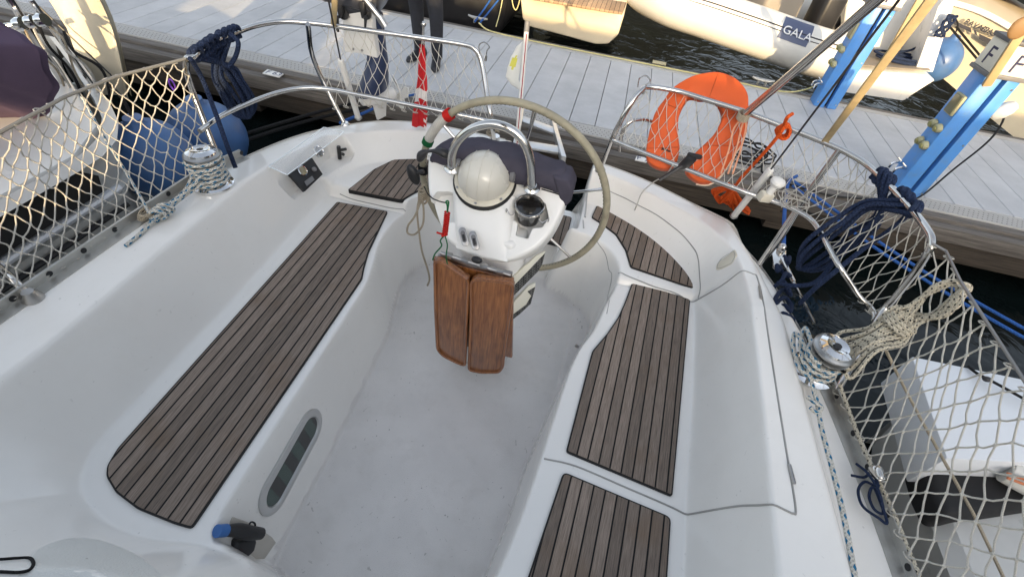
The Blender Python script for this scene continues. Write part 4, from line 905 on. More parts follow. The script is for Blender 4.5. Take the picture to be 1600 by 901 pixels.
# ---- power pedestals on the dock
def pedestal(base, rot, H_, label, lit, group):
    t = thing('power_pedestal', label, 'power pedestal', base, group); o = Vector(base)
    c, s = math.cos(rot), math.sin(rot); fx = Vector((c, s, 0)); fy = Vector((-s, c, 0))
    Q = lambda x, y, z: o + fx * x + fy * y + Vector((0, 0, z))
    w, d = .125, .09; M3 = Matrix((fx, fy, Vector((0, 0, 1)))).transposed()
    b = B(); b.prism([Q(-w, -d, 0), Q(-.018, -d - .02, 0), Q(-.018, d, 0), Q(-w, d, 0)], (0, 0, H_), bev=.008); b.build('panel', BLUEPED, t)
    b = B(); b.prism([Q(.018, -d - .02, 0), Q(w, -d, 0), Q(w, d, 0), Q(.018, d, 0)], (0, 0, H_), bev=.008); b.build('panel', BLUEPED, t)
    b = B(); b.box(Q(0, .01, H_ / 2), (.05, .14, H_ - .02), M3); b.build('cable_slot', BLACK, t)
    b = B(); b.box(Q(0, 0, H_ + .015), (.30, .24, .03), M3, bev=.005); b.build('collar', GREYP, t)
    b = B(); b.prism([Q(-.14, -.12, H_ + .03), Q(.14, -.12, H_ + .03), Q(.14, .11, H_ + .03), Q(-.14, .11, H_ + .03)], (0, 0, .19), bev=.006); lamp = b.build('lamp_box', nmat('lamp_box_cream', (.72, .68, .58), .4, var=.03), t)
    b = B(); b.prism([Q(-.155, -.135, H_ + .22), Q(.155, -.135, H_ + .22), Q(.155, .12, H_ + .22), Q(-.155, .12, H_ + .22)], (0, 0, .03), bev=.008); b.build('cap', nmat('cap_grey', (.10, .10, .105), .5), t)
    text_on('letter', 'F', Q(-.141, .05, H_ + .055), -fy, (0, 0, 1), .17, NAVYP, t); text_on('letter', 'F', Q(-.05, -.121, H_ + .055), fx, (0, 0, 1), .17, NAVYP, t)
    for (x, z) in ((-.10, .05), (.10, .05), (-.10, H_ - .06), (.10, H_ - .06), (.10, H_ / 2)):
        b = B(); b.lathe([(0, 0), (.009, 0), (.008, .004), (0, .005)], Q(x, -d - .004 + .0, z), -fy, 10); b.build('bolt', SSD, t)
    # meter, sockets and taps on the left cheek
    SOCK = nmat('socket_cream', (.34, .33, .20), .5, var=.15)
    b = B(); b.box(Q(-w - .012, -.02, H_ - .24), (.03, .10, .14), M3, bev=.008); me_ = b.build('meter', nmat('meter_olive', (.17, .16, .09), .3, coat=.4), t)
    b = B(); b.box(Q(-w - .006, -.02, H_ - .24), (.03, .115, .155), M3, bev=.008); b.build('meter_frame', SOCK, me_)
    for (y, z) in ((-.055, .42), (.03, .42), (-.055, .57), (.03, .57)):
        b = B(); p = Q(-w - .0, y, H_ - z); b.lathe([(0, 0), (.034, 0), (.036, .018), (.030, .036), (.024, .04), (0, .038)], p, -fx + Vector((0, 0, -.35)), 18); sk = b.build('socket', SOCK, t)
        b = B(); b.lathe([(.0, .037), (.020, .037), (.022, .048), (.0, .05)], p, -fx + Vector((0, 0, -.35)), 16); b.build('socket_cap', nmat('socket_olive', (.30, .28, .10), .4), sk)
    for y in (-.04, .05):
        b = B(); p = Q(-w, y, H_ - .80); b.tube(catmull([p, p - fx * .05, p - fx * .075 + Vector((0, 0, -.02)), p - fx * .08 + Vector((0, 0, -.055))], 5), .011, 10); b.tube([p - fx * .035 + fy * -.03 + Vector((0, 0, .03)), p - fx * .035 + fy * .03 + Vector((0, 0, .03))], .006, 8); b.tube([p - fx * .035, p - fx * .035 + Vector((0, 0, .03))], .006, 8); b.build('tap', CHROME, t)
    return t, Q
pf, QF = pedestal((2.80, 4.36, .0), .06, 1.02, 'blue power pedestal topped by cream box lettered F, at near dock edge', True, 'power pedestals on the dock')
pf2, QF2 = pedestal((2.50, 6.12, .0), .02, 1.02, 'blue power pedestal at far dock edge, in front of the inflatable boat', True, 'power pedestals on the dock')
b = B(); b.lathe([(0, -.06), (.045, -.05), (.058, 0), (.05, .05), (.03, .085), (0, .095)], QF(.18, -.06, .80), (.5, -.3, .8), 18); b.tube([QF(.125, -.03, .74), QF(.17, -.06, .78)], .015, 8)
tag(b.build('plug_lamp', WHITEP), 'white plug head hanging on the right side of the near pedestal', 'plug')
b = B(); b.tube(catmull([QF(.125, -.02, .80), QF(.22, -.06, .78), QF(.24, -.1, .60), QF(.17, -.1, .3), QF(.10, -.12, .06), QF(.0, -.16, .012), QF(-.2, -.2, .008), P(1300, 342, .008), P(1255, 328, .008), P(1220, 330, .008)], 8), .0075, 8)
tag(b.build('power_cable', RUBBER), 'thin black cable running from the near blue pedestal down onto the dock', 'cable')

# ---- dock cleats, number plates, hose
def cleat(c, ang, label):
    c = Vector(c); d = Vector((math.cos(ang), math.sin(ang), 0)); b = B()
    b.tube(catmull([c - d * .13 + Vector((0, 0, .075)), c - d * .06 + Vector((0, 0, .062)), c + d * .06 + Vector((0, 0, .062)), c + d * .13 + Vector((0, 0, .075))], 6), lambda t: .012 + .008 * math.sin(math.pi * t), 10)
    o = tag(b.build('dock_cleat', ALU, origin=tuple(c)), label, 'cleat', 'cleats along the far dock edge')
    for s in (-1, 1):
        b = B(); b.tube([c + d * s * .045, c + d * s * .045 + Vector((0, 0, .06))], .014, 10); b.build('cleat_foot', ALU, o)
cleat(P(747, 36, 0) + Vector((0, -.03, .0)), -.03, 'pale dock cleat with blue lines on it, behind the person')
cleat(P(1188, 132, 0) + Vector((0, -.03, .0)), -.03, 'bare pale dock cleat beyond the orange lifebuoy')
def plate(px, label, s):
    p = [P(x, y, .001) for x, y in px]; b = B(); b.prism([Vector((q.x, q.y, -.006)) for q in p], (0, 0, .012), bev=.002)
    o = tag(b.build('number_plate', WHITEP, origin=tuple(p[0])), label, 'sign', 'berth number plates on the dock rail')
    text_on('number', s, Vector((p[3].x, p[3].y, .0065)) + (p[2] - p[3]) * .08 + (p[0] - p[3]) * .2, p[2] - p[3], p[0] - p[3], .09, NAVYP, o, depth=.0005)
plate([(418, 109), (443, 116), (436, 121), (410, 115)], 'small white berth plate left of the pushpit post', 'F 63')
plate([(995, 244), (1013, 248), (1010, 254), (992, 250)], 'small white berth plate below the orange lifebuoy', 'F 2')
b = B(); b.prism([P(x, y, .003) for x, y in [(1020, 95), (1041, 99), (1040, 103), (1019, 99)]], (0, 0, .01), bev=.002)
tag(b.build('number_plate', nmat('worn_yellow_plate', (.45, .40, .25), .6)), 'worn yellowish plate on the far dock edge', 'sign', 'berth number plates on the dock rail')
rnd = random.Random(5); hp_ = []
hc = P(1165, 245, .02)
for i in range(90):
    a = i * .42; r = .15 + .05 * math.sin(i * .7) + .02 * rnd.random(); hp_.append(hc + Vector((math.cos(a) * r * 1.1, math.sin(a) * r, .006 + .0011 * i + .01 * math.sin(i * 1.9))))
hp_ += [P(1190, 268, .012), P(1225, 285, .01), P(1262, 296, .01), P(1300, 306, .01), P(1345, 310, .01), P(1385, 312, .01)]
b = B(); b.tube(catmull(hp_, 4), .0085, 7); tag(b.build('hose', RUBBER), 'black hose lying coiled on the dock beyond the orange lifebuoy', 'hose')

# ---- mooring lines
def line(name, pts, r, mat, label, cat='rope', group=None, n=8):
    b = B(); b.tube(catmull(pts, n), r, 8); return tag(b.build(name, mat), label, cat, group)
line('mooring_line', [P(372, 213, .05), P(440, 192, .02), P(510, 172, -.02), P(600, 150, -.02)], .014, ROPE_BLACK, 'upper black mooring line under the left pushpit', 'mooring line')
line('mooring_line', [P(350, 232, .05), P(430, 204, .0), P(500, 184, -.05), P(580, 166, -.06)], .014, ROPE_BLACK, 'lower black mooring line under the left pushpit', 'mooring line')
line('mooring_line', [P(532, 192, .45), P(575, 174, .3), P(610, 158, .1), P(648, 148, .02), P(668, 149, .02)], .011, ROPE_BLUE, 'blue mooring line rising from the stern to the dock near the outboard', 'mooring line')
line('mooring_line', [P(1224, 395, .35), P(1226, 330, .2), P(1232, 285, .05), P(1245, 275, .02)], .013, ROPE_BLUE, 'upright blue mooring line below the right backstay', 'mooring line')
line('mooring_line', [P(1240, 283, .02), P(1290, 318, -.02), P(1365, 372, -.08), P(1450, 428, -.12), P(1530, 474, -.15), P(1640, 535, -.18), P(1850, 650, -.3), P(2100, 780, -.6)], .012, ROPE_BLUE, 'farther of two blue mooring lines crossing the water at right', 'mooring line')
line('mooring_line', [P(1238, 290, .02), P(1288, 328, -.02), P(1363, 384, -.08), P(1450, 440, -.12), P(1530, 488, -.15), P(1640, 550, -.18), P(1850, 668, -.3), P(2100, 800, -.6)], .012, ROPE_BLUE, 'nearer of two blue mooring lines crossing the water at right', 'mooring line')
ye = nmat('rope_yellow', (.55, .50, .24), .8, var=.1)
line('shore_line', [P(748, 36, .07), P(770, 50, .012), P(860, 70, .012), P(960, 90, .012), P(1060, 110, .012), P(1140, 126, .012), P(1215, 142, .012), P(1255, 141, .06), P(1300, 122, .25), P(1345, 98, .5)], .008, ye, 'yellow line lying along the far dock edge up to the blue pedestal', 'rope')
for k, (a, c, d) in enumerate((((742, 34), (757, 14), (775, -14)), ((750, 36), (768, 14), (790, -14)))):
    line('mooring_line', [P(*a, .06), P(*c, .1), P(*d, .3)], .012, ROPE_BLUE, ['left blue line leaving the cleat behind the person', 'right blue line leaving the cleat behind the person'][k], 'mooring line')
line('shore_line', [P(775, 42, .0), P(781, 20, .1), P(787, -10, .3)], .007, ye, 'thin yellow line dropping to the dock right of the blue lines', 'rope')
line('shore_line', [PY(799, -6, 7.0), PY(802, 10, 7.0), PY(806, 16, 7.0), PY(810, 8, 7.0), PY(813, -6, 7.0)], .007, ye, 'yellow rope loop hanging beside the teak stern platform', 'rope')

# ---- gangway of alloy with weathered planks
gw = thing('gangway', 'alloy boarding ladder with pale steps reaching from transom to dock', 'gangway', (-.3, 3.2, 0))
for a, c in (((802, 244), (818, 160)), ((880, 250), (862, 186))):
    p, q = P(a[0], a[1], .30), P(c[0], c[1], .10); b = B(); d = (q - p); b.prism([p + Vector((-.018, 0, -.03)), p + Vector((.018, 0, -.03)), p + Vector((.018, 0, .03)), p + Vector((-.018, 0, .03))], d, bev=.004); b.build('side_rail', nmat('pale_alloy', (.62, .62, .62), .35, metal=.7, var=.05), gw)
for t in (.18, .62):
    p, q = P(802, 244, .30).lerp(P(818, 160, .10), t), P(880, 250, .30).lerp(P(862, 186, .10), t); b = B(); b.prism([p + Vector((0, -.04, -.01)), q + Vector((0, -.04, -.01)), q + Vector((0, .06, -.01)), p + Vector((0, .06, -.01))], (0, 0, .02), bev=.003); b.build('step', MATS['pale_alloy'], gw)
b = B(); b.tube([P(822, 232, .35), P(834, 168, .22)], .009, 8); b.build('handle', BLACK, gw)

# ---- neighbour on the left
nb = thing('neighbour_yacht', 'grey white yacht lying alongside on the left behind the netting', 'yacht', (-3.2, .8, -.5))
GX = -2.34
def hullrow(y, k):
    taper = np.interp(y, [-.8, 1.55, 1.8, 2.05, 2.4, 2.62], [0, 0, .10, .42, .95, 1.3]); x0 = GX - taper
    prof = [(.10, .60), (.0, .60), (.03, .55), (.035, .47), (.0, .45), (-.01, .34), (.02, .33), (.02, .30), (-.03, .28), (-.06, .05), (-.14, -.3), (-.30, -.62)]
    return [Vector((x0 + dx - .03, y, z)) for dx, z in prof]
b = B(); yy = list(np.linspace(-.8, 2.62, 24)); b.loft([hullrow(y, 0) for y in yy]); b.add([(GX - 1.3 - .3, 2.62, -.6), (-6.2, 2.62, -.6), (-6.2, 2.62, .60), (GX - 1.3, 2.62, .60)], [(0, 1, 2, 3)])
b.build('hull', HULLG, nb, sharp=25)
b = B(); b.tube([Vector((GX + .018 - .0, y, .395)) for y in (-.8, 1.6)], .022, 10); b.build('rubbing_strake', nmat('pale_strake', (.62, .64, .68), .3, metal=.3), nb)
b = B(); b.tube([Vector((GX + .012, y, .29)) for y in (-.8, 1.6)], .014, 8); b.build('black_stripe', BLACK, nb)
b = B(); b.prism([(-6.2, -.8, .5), (-2.42, -.8, .5), (-2.42, 1.55, .5), (-2.55, 1.82, .5), (-2.95, 2.1, .5), (-3.4, 2.4, .5), (-3.9, 2.6, .5), (-6.2, 2.6, .5)], (0, 0, .09), bev=.02); b.box((-2.68, .3, .64), (.16, 2.0, .16), bev=.05, seg=3); b.build('deck', HULLW, nb)
b = B(); b.prism([(GX + .03, y, .44) for y in (-.6, 1.5)] + [(GX + .03, 1.52, .52), (GX + .03, 1.45, .585), (GX + .03, 1.4, .575), (GX + .03, 1.1, .60), (GX + .03, .7, .58), (GX + .03, .2, .60), (GX + .03, -.6, .58)], (.014, 0, 0)); b.build('side_window', RUBBER, nb)
b = B(); b.prism([(-3.0, 1.0, .822), (-2.9, 1.1, .822), (-3.0, 1.6, .822), (-3.5, 1.9, .822), (-3.6, 1.2, .822)], (0, 0, .012)); b.build('hatch', GLASSD, nb)
b = B(); b.prism([(-3.9, .2, .6), (-3.0, .5, .6), (-3.05, 1.75, .6), (-3.9, 2.2, .6)], (0, 0, .22), bev=.06, seg=4); b.build('coaming', HULLW, nb)
b = B(); b.box((-2.05, .45, -.0), (.30, .8, .34), (0, .1, .0), bev=.03); tag(b.build('fender_board', HULLW), 'white box fender hanging between the hulls at the left edge', 'fender')
b = B(); b.box((-2.06, .52, .18), (.26, .42, .10), (0, .1, 0), bev=.04); tag(b.build('fender_pad', BLACK), 'black pad on top of the white box fender', 'pad')
# round fenders
def fender(c, r, label, grp, st=1.0):
    c = Vector(c); t = B(); prof = [(r * math.cos(a) * (1 if a < 0 else 1), r * st * math.sin(a)) for a in [R(-88 + i * 8) for i in range(21)]]
    t.lathe([(0.001, -r * st)] + prof + [(r * .22, r * st * 1.0), (r * .20, r * st * 1.16), (0, r * st * 1.17)], c, (.05, -.05, 1), 32)
    o = tag(t.build('ball_fender', FENDB, sharp=70), label, 'fender', grp)
    b = B(); b.tube(catmull([c + Vector((.0, 0, r * st * 1.1)), c + Vector((-.03, .02, r * st * 1.5)), c + Vector((-.10, .04, r * st * 1.75))], 5), .009, 8); b.build('lanyard', ROPE_BLACK, o); return o
fender(PY(238, 248, 2.02), .235, 'nearer blue ball fender behind the left netting', 'blue ball fenders')
fender(PY(325, 215, 2.62), .26, 'farther blue ball fender beside the left pushpit', 'blue ball fenders')
# cream sail cover hanging at its stern
rows = []
for k in range(16):
    t = k / 15; l = Vector(PY(55 + 95 * t, -60 + 180 * t, 2.75)); r_ = Vector(PY(120 + 88 * t ** .9, -60 + 215 * t, 2.55)); row = []
    for i in range(24):
        u = i / 23; p = l.lerp(r_, u); row.append(p + Vector((.02 * math.sin(u * 15 + t * 3), -.05 * math.sin(u * 9 + t * 4) - .10 * math.sin(math.pi * u), .0)))
    rows.append(row)
CLOTH = nmat('cream_canvas', (.66, .60, .47), .85, var=.05, bump=.25, bscale=14, spec=.1)
b = B(); b.loft(rows); back = [[p + Vector((-.02, .05, 0)) for p in r_] for r_ in rows]; b.loft(back); 
tag(b.build('sail_cover', CLOTH, sharp=90), 'cream canvas cover hanging in sunlight at the top left', 'cover')
# purple canvas hood on the left
rows = []
edge = [(-70, -40), (-10, 30), (40, 62), (66, 98), (78, 140), (70, 172), (40, 186), (-20, 196), (-90, 200)]
ed = catmull([PY(x, y, 1.75) for x, y in edge], 6); c0 = PY(-60, 100, 1.45)
for k in range(12):
    t = k / 11; rows.append([p.lerp(c0, t) + Vector((0, -.22, .10)) * math.sin(t * math.pi / 2) + Vector((0, .012 * math.sin(i * .9 + t * 7), .01 * math.sin(i * .5))) for i, p in enumerate(ed)])
b = B(); b.loft(rows); b.loft([[p + Vector((-.03, .05, -.03)) for p in r_] for r_ in rows])
tag(b.build('canvas_hood', nmat('canvas_plum', (.105, .075, .115), .85, var=.1, bump=.2, bscale=20, spec=.1), sharp=90), 'plum coloured canvas hood on the neighbouring yacht, cut by the left edge', 'canopy')
# posts and tackle between hood and cover
for k, (a, c, r, m) in enumerate((((10, -10), (112, 150), .020, 0), ((48, 0), (150, 140), .013, 0), ((-20, 46), (38, 36), .014, 1), ((30, 40), (120, 185), .010, 0))):
    b = B(); b.tube([PY(*a, 2.05), PY(*c, 2.15)], r, 10)
    o = tag(b.build('support_tube', SS), ['thick steel tube slanting between plum hood and cream cover', 'thin steel tube right beside the cream cover', 'short level steel tube crossing the plum hood', 'thin steel tube along the edge of the plum hood'][k], 'tube')
b = B()
for c in ((32, 38), (50, 34), (66, 32)):
    p = PY(*c, 2.02); b.lathe([(0, -.02), (.03, -.02), (.034, 0), (.03, .02), (0, .02)], p, (1, .2, .3), 14)
tag(b.build('clamp', CHROME), 'chrome clamp joining the tubes at the top left', 'clamp')
rnd = random.Random(11)
for k in range(6):
    x0 = 60 + k * 14; b = B(); pts = [PY(x0 - 30, 20 + k * 6, 2.1), PY(x0 - 8 + rnd.uniform(-8, 8), 70 + rnd.uniform(-10, 10), 2.0), PY(x0 + 20 + rnd.uniform(-12, 12), 112, 2.05), PY(x0 + 45, 150 + k * 5, 2.15)]
    b.tube(catmull(pts, 8), .0055 + .001 * (k % 3), 6)
    tag(b.build('tackle_rope', [ROPE_TAN, ROPE_WHITE, ROPE_BLACK][k % 3]), ['tan tackle rope nearest the plum hood', 'white tackle rope next to the plum hood', 'black tackle rope between the steel tubes', 'tan tackle rope in the middle of the tubes', 'white tackle rope near the cream cover', 'black tackle rope beside the cream cover'][k], 'rope')
b = B(); b.tube([PY(60, 10, 2.4), PY(178, 122, 2.45)], .005, 6); tag(b.build('rigging_wire', BLACK), 'thin dark wire crossing the cream cover', 'wire')

# ---- small boat on the right
rb = thing('motor_boat', 'low grey motor boat with white box hatch alongside at lower right', 'boat', (2.5, .6, -.5))
b = B(); rows = []
for y, xl, zt_ in ((-1.2, 1.84, .05), (.0, 1.85, .05), (.8, 1.86, .05), (1.3, 1.86, .055), (1.75, 1.92, .06), (1.95, 2.1, .06)):
    rows.append([Vector((4.2, y, zt_)), Vector((xl + .06, y, zt_)), Vector((xl, y, zt_ - .05)), Vector((xl + .05, y, -.3)), Vector((xl + .25, y, -.65))])
b.loft(rows); b.add([(4.2, 1.95, .08), (2.1, 1.95, .08), (2.15, 1.95, -.65), (4.2, 1.95, -.65)], [(0, 1, 2, 3)]); b.build('hull', HULLG, rb, sharp=30)
b = B(); b.prism([P(x, y, .30) for x, y in [(1425, 556), (1600, 592), (1720, 615), (1760, 730), (1600, 722), (1480, 716)]], (0, 0, -.245), bev=.009, seg=2); b.build('box_hatch', nmat('hatch_white', (.70, .72, .74), .35, var=.02), rb)
b = B(); b.prism([P(x, y, -.02) for x, y in [(1404, 742), (1440, 728), (1500, 716), (1560, 716), (1610, 730), (1670, 770), (1690, 800), (1600, 806), (1510, 820), (1436, 828), (1418, 790)]], (0, 0, .17), bev=.04, seg=3); b.build('tonneau_cover', nmat('black_cover', (.014, .014, .015), .8, var=.2), rb)
rw = nmat('white_vinyl', (.66, .65, .60), .5); o_ = P(1590, 748, .22)
b = B(); b.tube([P(1572, 735, .22), P(1595, 748, .22), P(1640, 772, .22)], .055, 16); f_ = tag(b.build('fender', rw), 'white fender with orange bands by the black cover at right edge', 'fender')
for k in range(2): b = B(); b.tube([P(1574 , 739 + 7 * k, .272), P(1640, 762 + 9 * k, .272)], .006, 6); b.build('orange_band', nmat('orange_band', (.55, .17, .06), .6), f_)
line('bow_rope', [P(1512, 572, .31), P(1528, 584, .32), P(1540, 590, .33), P(1570, 606, .33), P(1620, 634, .33)], .007, ROPE_BLACK, 'black rope with a knob on the white box hatch', 'rope')
b = B(); b.ball(P(1542, 592, .34), .02, .014, .014); tag(b.build('rope_stopper', BLACK), 'black stopper ball on the rope over the white box hatch', 'stopper')
b = B(); b.tube([P(1381, 540, .7), P(1400, 580, .5), P(1440, 656, .42), P(1520, 800, .36), P(1570, 905, .3)], .006, 7); tag(b.build('spring_line', ROPE_TAN), 'thin tan line slanting down past the white box hatch', 'rope')

# ---- boats across the dock
o1 = thing('white_motor_yacht', 'white motor yacht showing its sunlit stern and teak platform across the dock', 'boat', (-.7, 8.2, -.5))
b = B(); b.prism([PY(x, y, 7.25) for x, y in [(812, -8), (976, 21), (966, 55), (950, 70), (930, 70), (826, 42), (816, 30)]], (0, 3.0, 0), bev=.03, seg=3); b.build('stern', HULLC, o1)
b = B(); b.prism([P(x, y, .30) for x, y in [(818, -2), (972, 24), (978, 8), (826, -18)]], (0, 0, .03), bev=.004); b.build('teak_platform', teak_mat('teak_fresh', .06, .1, (1.9, 1.6, 1.2)), o1)
b = B(); b.box((-.6, 8.9, .75), (1.7, 1.4, .9), bev=.12, seg=3); b.build('superstructure', HULLW, o1)
o2 = thing('dark_hull_yacht', 'white yacht with black underside across the dock behind the person', 'boat', (-3.2, 8.4, -.5))
b = B(); rows = []
for y, w in ((7.05, .3), (7.5, .8), (8.5, 1.25), (11, 1.5)):
    rows.append([Vector((-3.0 + math.copysign(abs(math.sin(a)) ** .7, math.sin(a)) * w, y - .15 * math.cos(a), -.6 + 1.4 * (1 - abs(a) / 3.2) if False else -.25 + .9 * (math.cos(a) * -.5 + .5) if False else .75 - .55 * math.cos(a))) for a in [R(-80 + i * 16) for i in range(11)]])
b.loft(rows); b.build('hull', HULLW, o2, sharp=60)
b = B(); b.box((-2.9, 8.6, .1), (2.6, 3.0, .9), bev=.2, seg=3); b.build('underside', BLACK, o2)

# inflatable
rib = thing('inflatable_boat', 'pale grey inflatable dinghy lettered GALA lying across the dock', 'inflatable boat', (1.6, 7.4, -.1))
TUBEM = nmat('inflatable_pale', (.66, .65, .61), .5, var=.03, dirt=(.5, .48, .42), dscale=3, damt=.2)
tp = [PY(x, y, Y) for x, y, Y in [(985, -62, 8.6), (1002, -22, 8.1), (1046, 4, 7.6), (1110, 25, 7.35), (1180, 49, 7.22), (1250, 74, 7.15), (1308, 92, 7.1), (1325, 98, 7.1)]]
path = catmull(tp, 8); b = B(); b.tube(path, lambda t: .275 if t < .92 else .275 - .12 * ((t - .92) / .08) ** 1.5, 24); b.build('tube', TUBEM, rib, sharp=60)
tpB = [p + Vector((.55, 1.25, .0)) for p in tp[2:]]; b = B(); b.tube(catmull([tp[0] + Vector((.1, .0, 0)), tp[0] + Vector((.3, .75, 0))] + tpB, 8), .275, 24); b.build('tube', TUBEM, rib, sharp=60)
b = B()
sd_ = Vector((-.1, -.75, .66)).normalized()
for off in (.0, .09): b = B(); b.tube([p + (sd_ * math.cos(off * 4) - Vector((0, .3, .9)) * math.sin(off * 4) * .5).normalized() * .2765 for p in path[6:-6]], .008 if off == 0 else .005, 6); b.build('rubbing_strip', nmat('strake_dark', (.03, .03, .04), .6), rib)
NP = nmat('navy_patch', (.085, .105, .18), .55)
rows = []
i0, i1 = 35, 41
for k in range(i0, i1):
    p = path[k]; tn = (path[k + 1] - path[k - 1]).normalized(); sdv = (Vector((0, -.8, .6)) - tn * tn.dot(Vector((0, -.8, .6)))).normalized(); upv = tn.cross(sdv); upv = upv if upv.z > 0 else -upv
    rows.append([p + (sdv * math.cos(a) + upv * math.sin(a)) * .2785 for a in [R(-22 + i * 7.5) for i in range(9)]])
b = B(); b.loft(rows); b.build('name_patch', NP, rib, sharp=60)
k = 35; p = path[k]; tn = (path[40] - path[k]).normalized(); sdv = (Vector((0, -.8, .6)) - tn * tn.dot(Vector((0, -.8, .6)))).normalized(); upv = tn.cross(sdv); upv = upv if upv.z > 0 else -upv
a_ = R(2); nn = sdv * math.cos(a_) + upv * math.sin(a_); yd = upv * math.cos(a_) - sdv * math.sin(a_)
text_on('name', 'GALA', p + nn * .287 - yd * .06 + tn * .02, tn, yd, .14, nmat('white_lettering', (.75, .75, .75), .5), rib, depth=.004)
b = B(); fl_ = [path[6] + Vector((.1, .3, -.12)), path[-4] + Vector((0, .2, -.12)), path[-4] + Vector((.55, 1.2, -.12)), path[6] + Vector((.5, 1.4, -.12))]; b.prism(fl_, (0, 0, .05), bev=.01); b.build('floor', GREYP, rib)
b = B(); c = PY(1200, 4, 7.95); b.box(c, (.55, .75, .5), (0, 0, .35), bev=.06, seg=3); b.box(c + Vector((.0, .1, .4)), (.5, .12, .5), (.15, 0, .35), bev=.05, seg=3); b.build('seat', nmat('seat_taupe', (.26, .23, .19), .6, var=.05), rib)
b = B(); c = PY(1286, 22, 7.75); b.lathe([(.14, -.01), (.155, 0), (.14, .01)], c + Vector((0, 0, .25)), (-.3, -.6, .7), 24); b.box(c, (.30, .34, .5), (0, 0, .3), bev=.06, seg=3); b.build('steering_console', BLACK, rib)
b = B(); c = PY(1330, 14, 8.1); b.box(c, (.34, .5, .55), (.2, 0, .3), bev=.12, seg=4); b.build('engine', nmat('engine_black', (.02, .02, .024), .25, coat=.5), rib)
b = B(); b.tube([path[-14] + sd_ * .29 + Vector((0, -.02, -.1)), path[-5] + sd_ * .29 + Vector((0, -.02, -.1))], .01, 8); b.build('grab_handle', BLACK, rib)

# white yacht with a swim platform
o3 = thing('white_yacht', 'white yacht with folded swim platform and coiled blue rope across the dock', 'boat', (4.1, 8.6, -.5))
b = B(); b.prism([PY(x, y, 7.0) for x, y in [(1298, 108), (1452, 117), (1461, 126), (1437, 141), (1412, 158), (1300, 142)]], (.0, .75, .0), bev=.015); b.build('swim_platform', HULLW, o3)
tb_ = [PY(x, y, 7.0) for x, y in [(1302, 104), (1452, 116)]]; b = B(); b.prism([tb_[0] + Vector((0, .02, .03)), tb_[1] + Vector((0, .02, .03)), tb_[1] + Vector((0, .72, .03)), tb_[0] + Vector((0, .72, .03))], (0, 0, .008)); b.build('platform_grip', nmat('grip_taupe', (.24, .21, .175), .8, var=.1), o3)
b = B(); b.prism([PY(x, y, 7.78) for x, y in [(1330, -60), (1475, -60), (1470, 10), (1448, 112), (1310, 100)]], (.0, 1.6, 0), bev=.04, seg=3); b.build('transom', HULLW, o3)
b = B(); b.prism([PY(x, y, 7.1) for x, y in [(1466, 10), (1492, -20), (1500, -20), (1458, 114), (1430, 110)]], (.03, .66, 0), bev=.02); b.build('quarter', nmat('quarter_white', (.74, .74, .74), .3), o3)
b = B(); b.tube([PY(1438, 50, 7.74), PY(1430, 57, 7.74)], .006, 6); b.build('latch', BLACK, o3)
rnd = random.Random(2); c = PY(1402, 102, 7.25); pts = []
for i in range(46):
    a = i * .75; r = .11 + .06 * rnd.random(); pts.append(c + Vector((math.cos(a) * r * 1.9 + .06 * math.sin(i * .31), math.sin(a) * r * .8, .045 + .0015 * i)))
pts += [PY(1425, 78, 7.35), PY(1450, 60, 7.2), PY(1470, 44, 7.05), PY(1476, 34, 7.05)]
line('coiled_rope', pts, .013, ROPE_NAVY, 'dark blue rope coiled on the white swim platform', 'rope', n=5)
rnd = random.Random(4); c = PY(1476, 40, 7.02); b = B(); pts = [c + Vector((.05 * math.cos(i * 1.3), -.02 - .02 * rnd.random(), .11 * math.sin(i * .55))) for i in range(34)]; b.tube(catmull(pts, 4), .012, 7); tag(b.build('hanked_rope', ROPE_NAVY), 'dark blue rope hank on the quarter above the blue ball fender', 'rope')
fender(PY(1464, 94, 7.45), .25, 'blue ball fender between the white yacht and the cream hull', 'blue ball fenders', 1.05)

# cream hull with lettering
o4 = thing('cream_yacht', 'cream hulled yacht with dark stripes and lettering at the top right', 'boat', (5.6, 9.0, -.5))
hn_ = [PY(x, y, Y) for x, y, Y in [(1488, 4, 7.75), (1540, 22, 7.65), (1610, 62, 7.5), (1690, 110, 7.35), (1850, 190, 7.3), (2050, 280, 7.3)]]
lo_ = [PY(x, y, Y) for x, y, Y in [(1470, 120, 7.9), (1530, 170, 7.7), (1600, 226, 7.5), (1680, 280, 7.35), (1830, 350, 7.3), (2000, 420, 7.3)]]
A_, C_ = catmull(hn_, 6), catmull(lo_, 6); b = B(); b.loft([[a.lerp(c, t) + Vector((.0, .05 * math.sin(math.pi * t), 0)) for a, c in zip(A_, C_)] for t in [i / 8 for i in range(9)]])
b.loft([[a, a + Vector((.3, .9, .06)), a + Vector((.9, 3, .1))] for a in A_]); b.build('hull', HULLC, o4, sharp=50)
b = B(); b.tube([a + Vector((0, -.01, .0)) for a in A_], .03, 8); b.build('gunwale', HULLW, o4)
def on_hull(x, y): 
    p = A_[8]; n = (A_[12] - A_[4]).cross(C_[8] - A_[8]).normalized(); n = n if n.y < 0 else -n
    return PL(x, y, p + n * .03, n), n
STR = nmat('stripe_dark', (.05, .05, .06), .5)
for px in ([(1487, 31), (1517, 44), (1518, 51), (1491, 38)], [(1521, 46), (1525, 48), (1527, 55), (1523, 53)], [(1530, 53), (1556, 65), (1564, 78), (1549, 73), (1530, 60)]):
    pts = [on_hull(x, y)[0] for x, y in px]; b = B(); b.prism(pts, on_hull(0, 0)[1] * .012); b.build('stripe', STR, o4)
p0, n0_ = on_hull(1505, 36); p1, _ = on_hull(1528, 46); pu, _ = on_hull(1506, 28); text_on('name', 'BAVARIA', p0 + n0_ * .006, p1 - p0, pu - p0, .085, STR, o4, depth=.006)
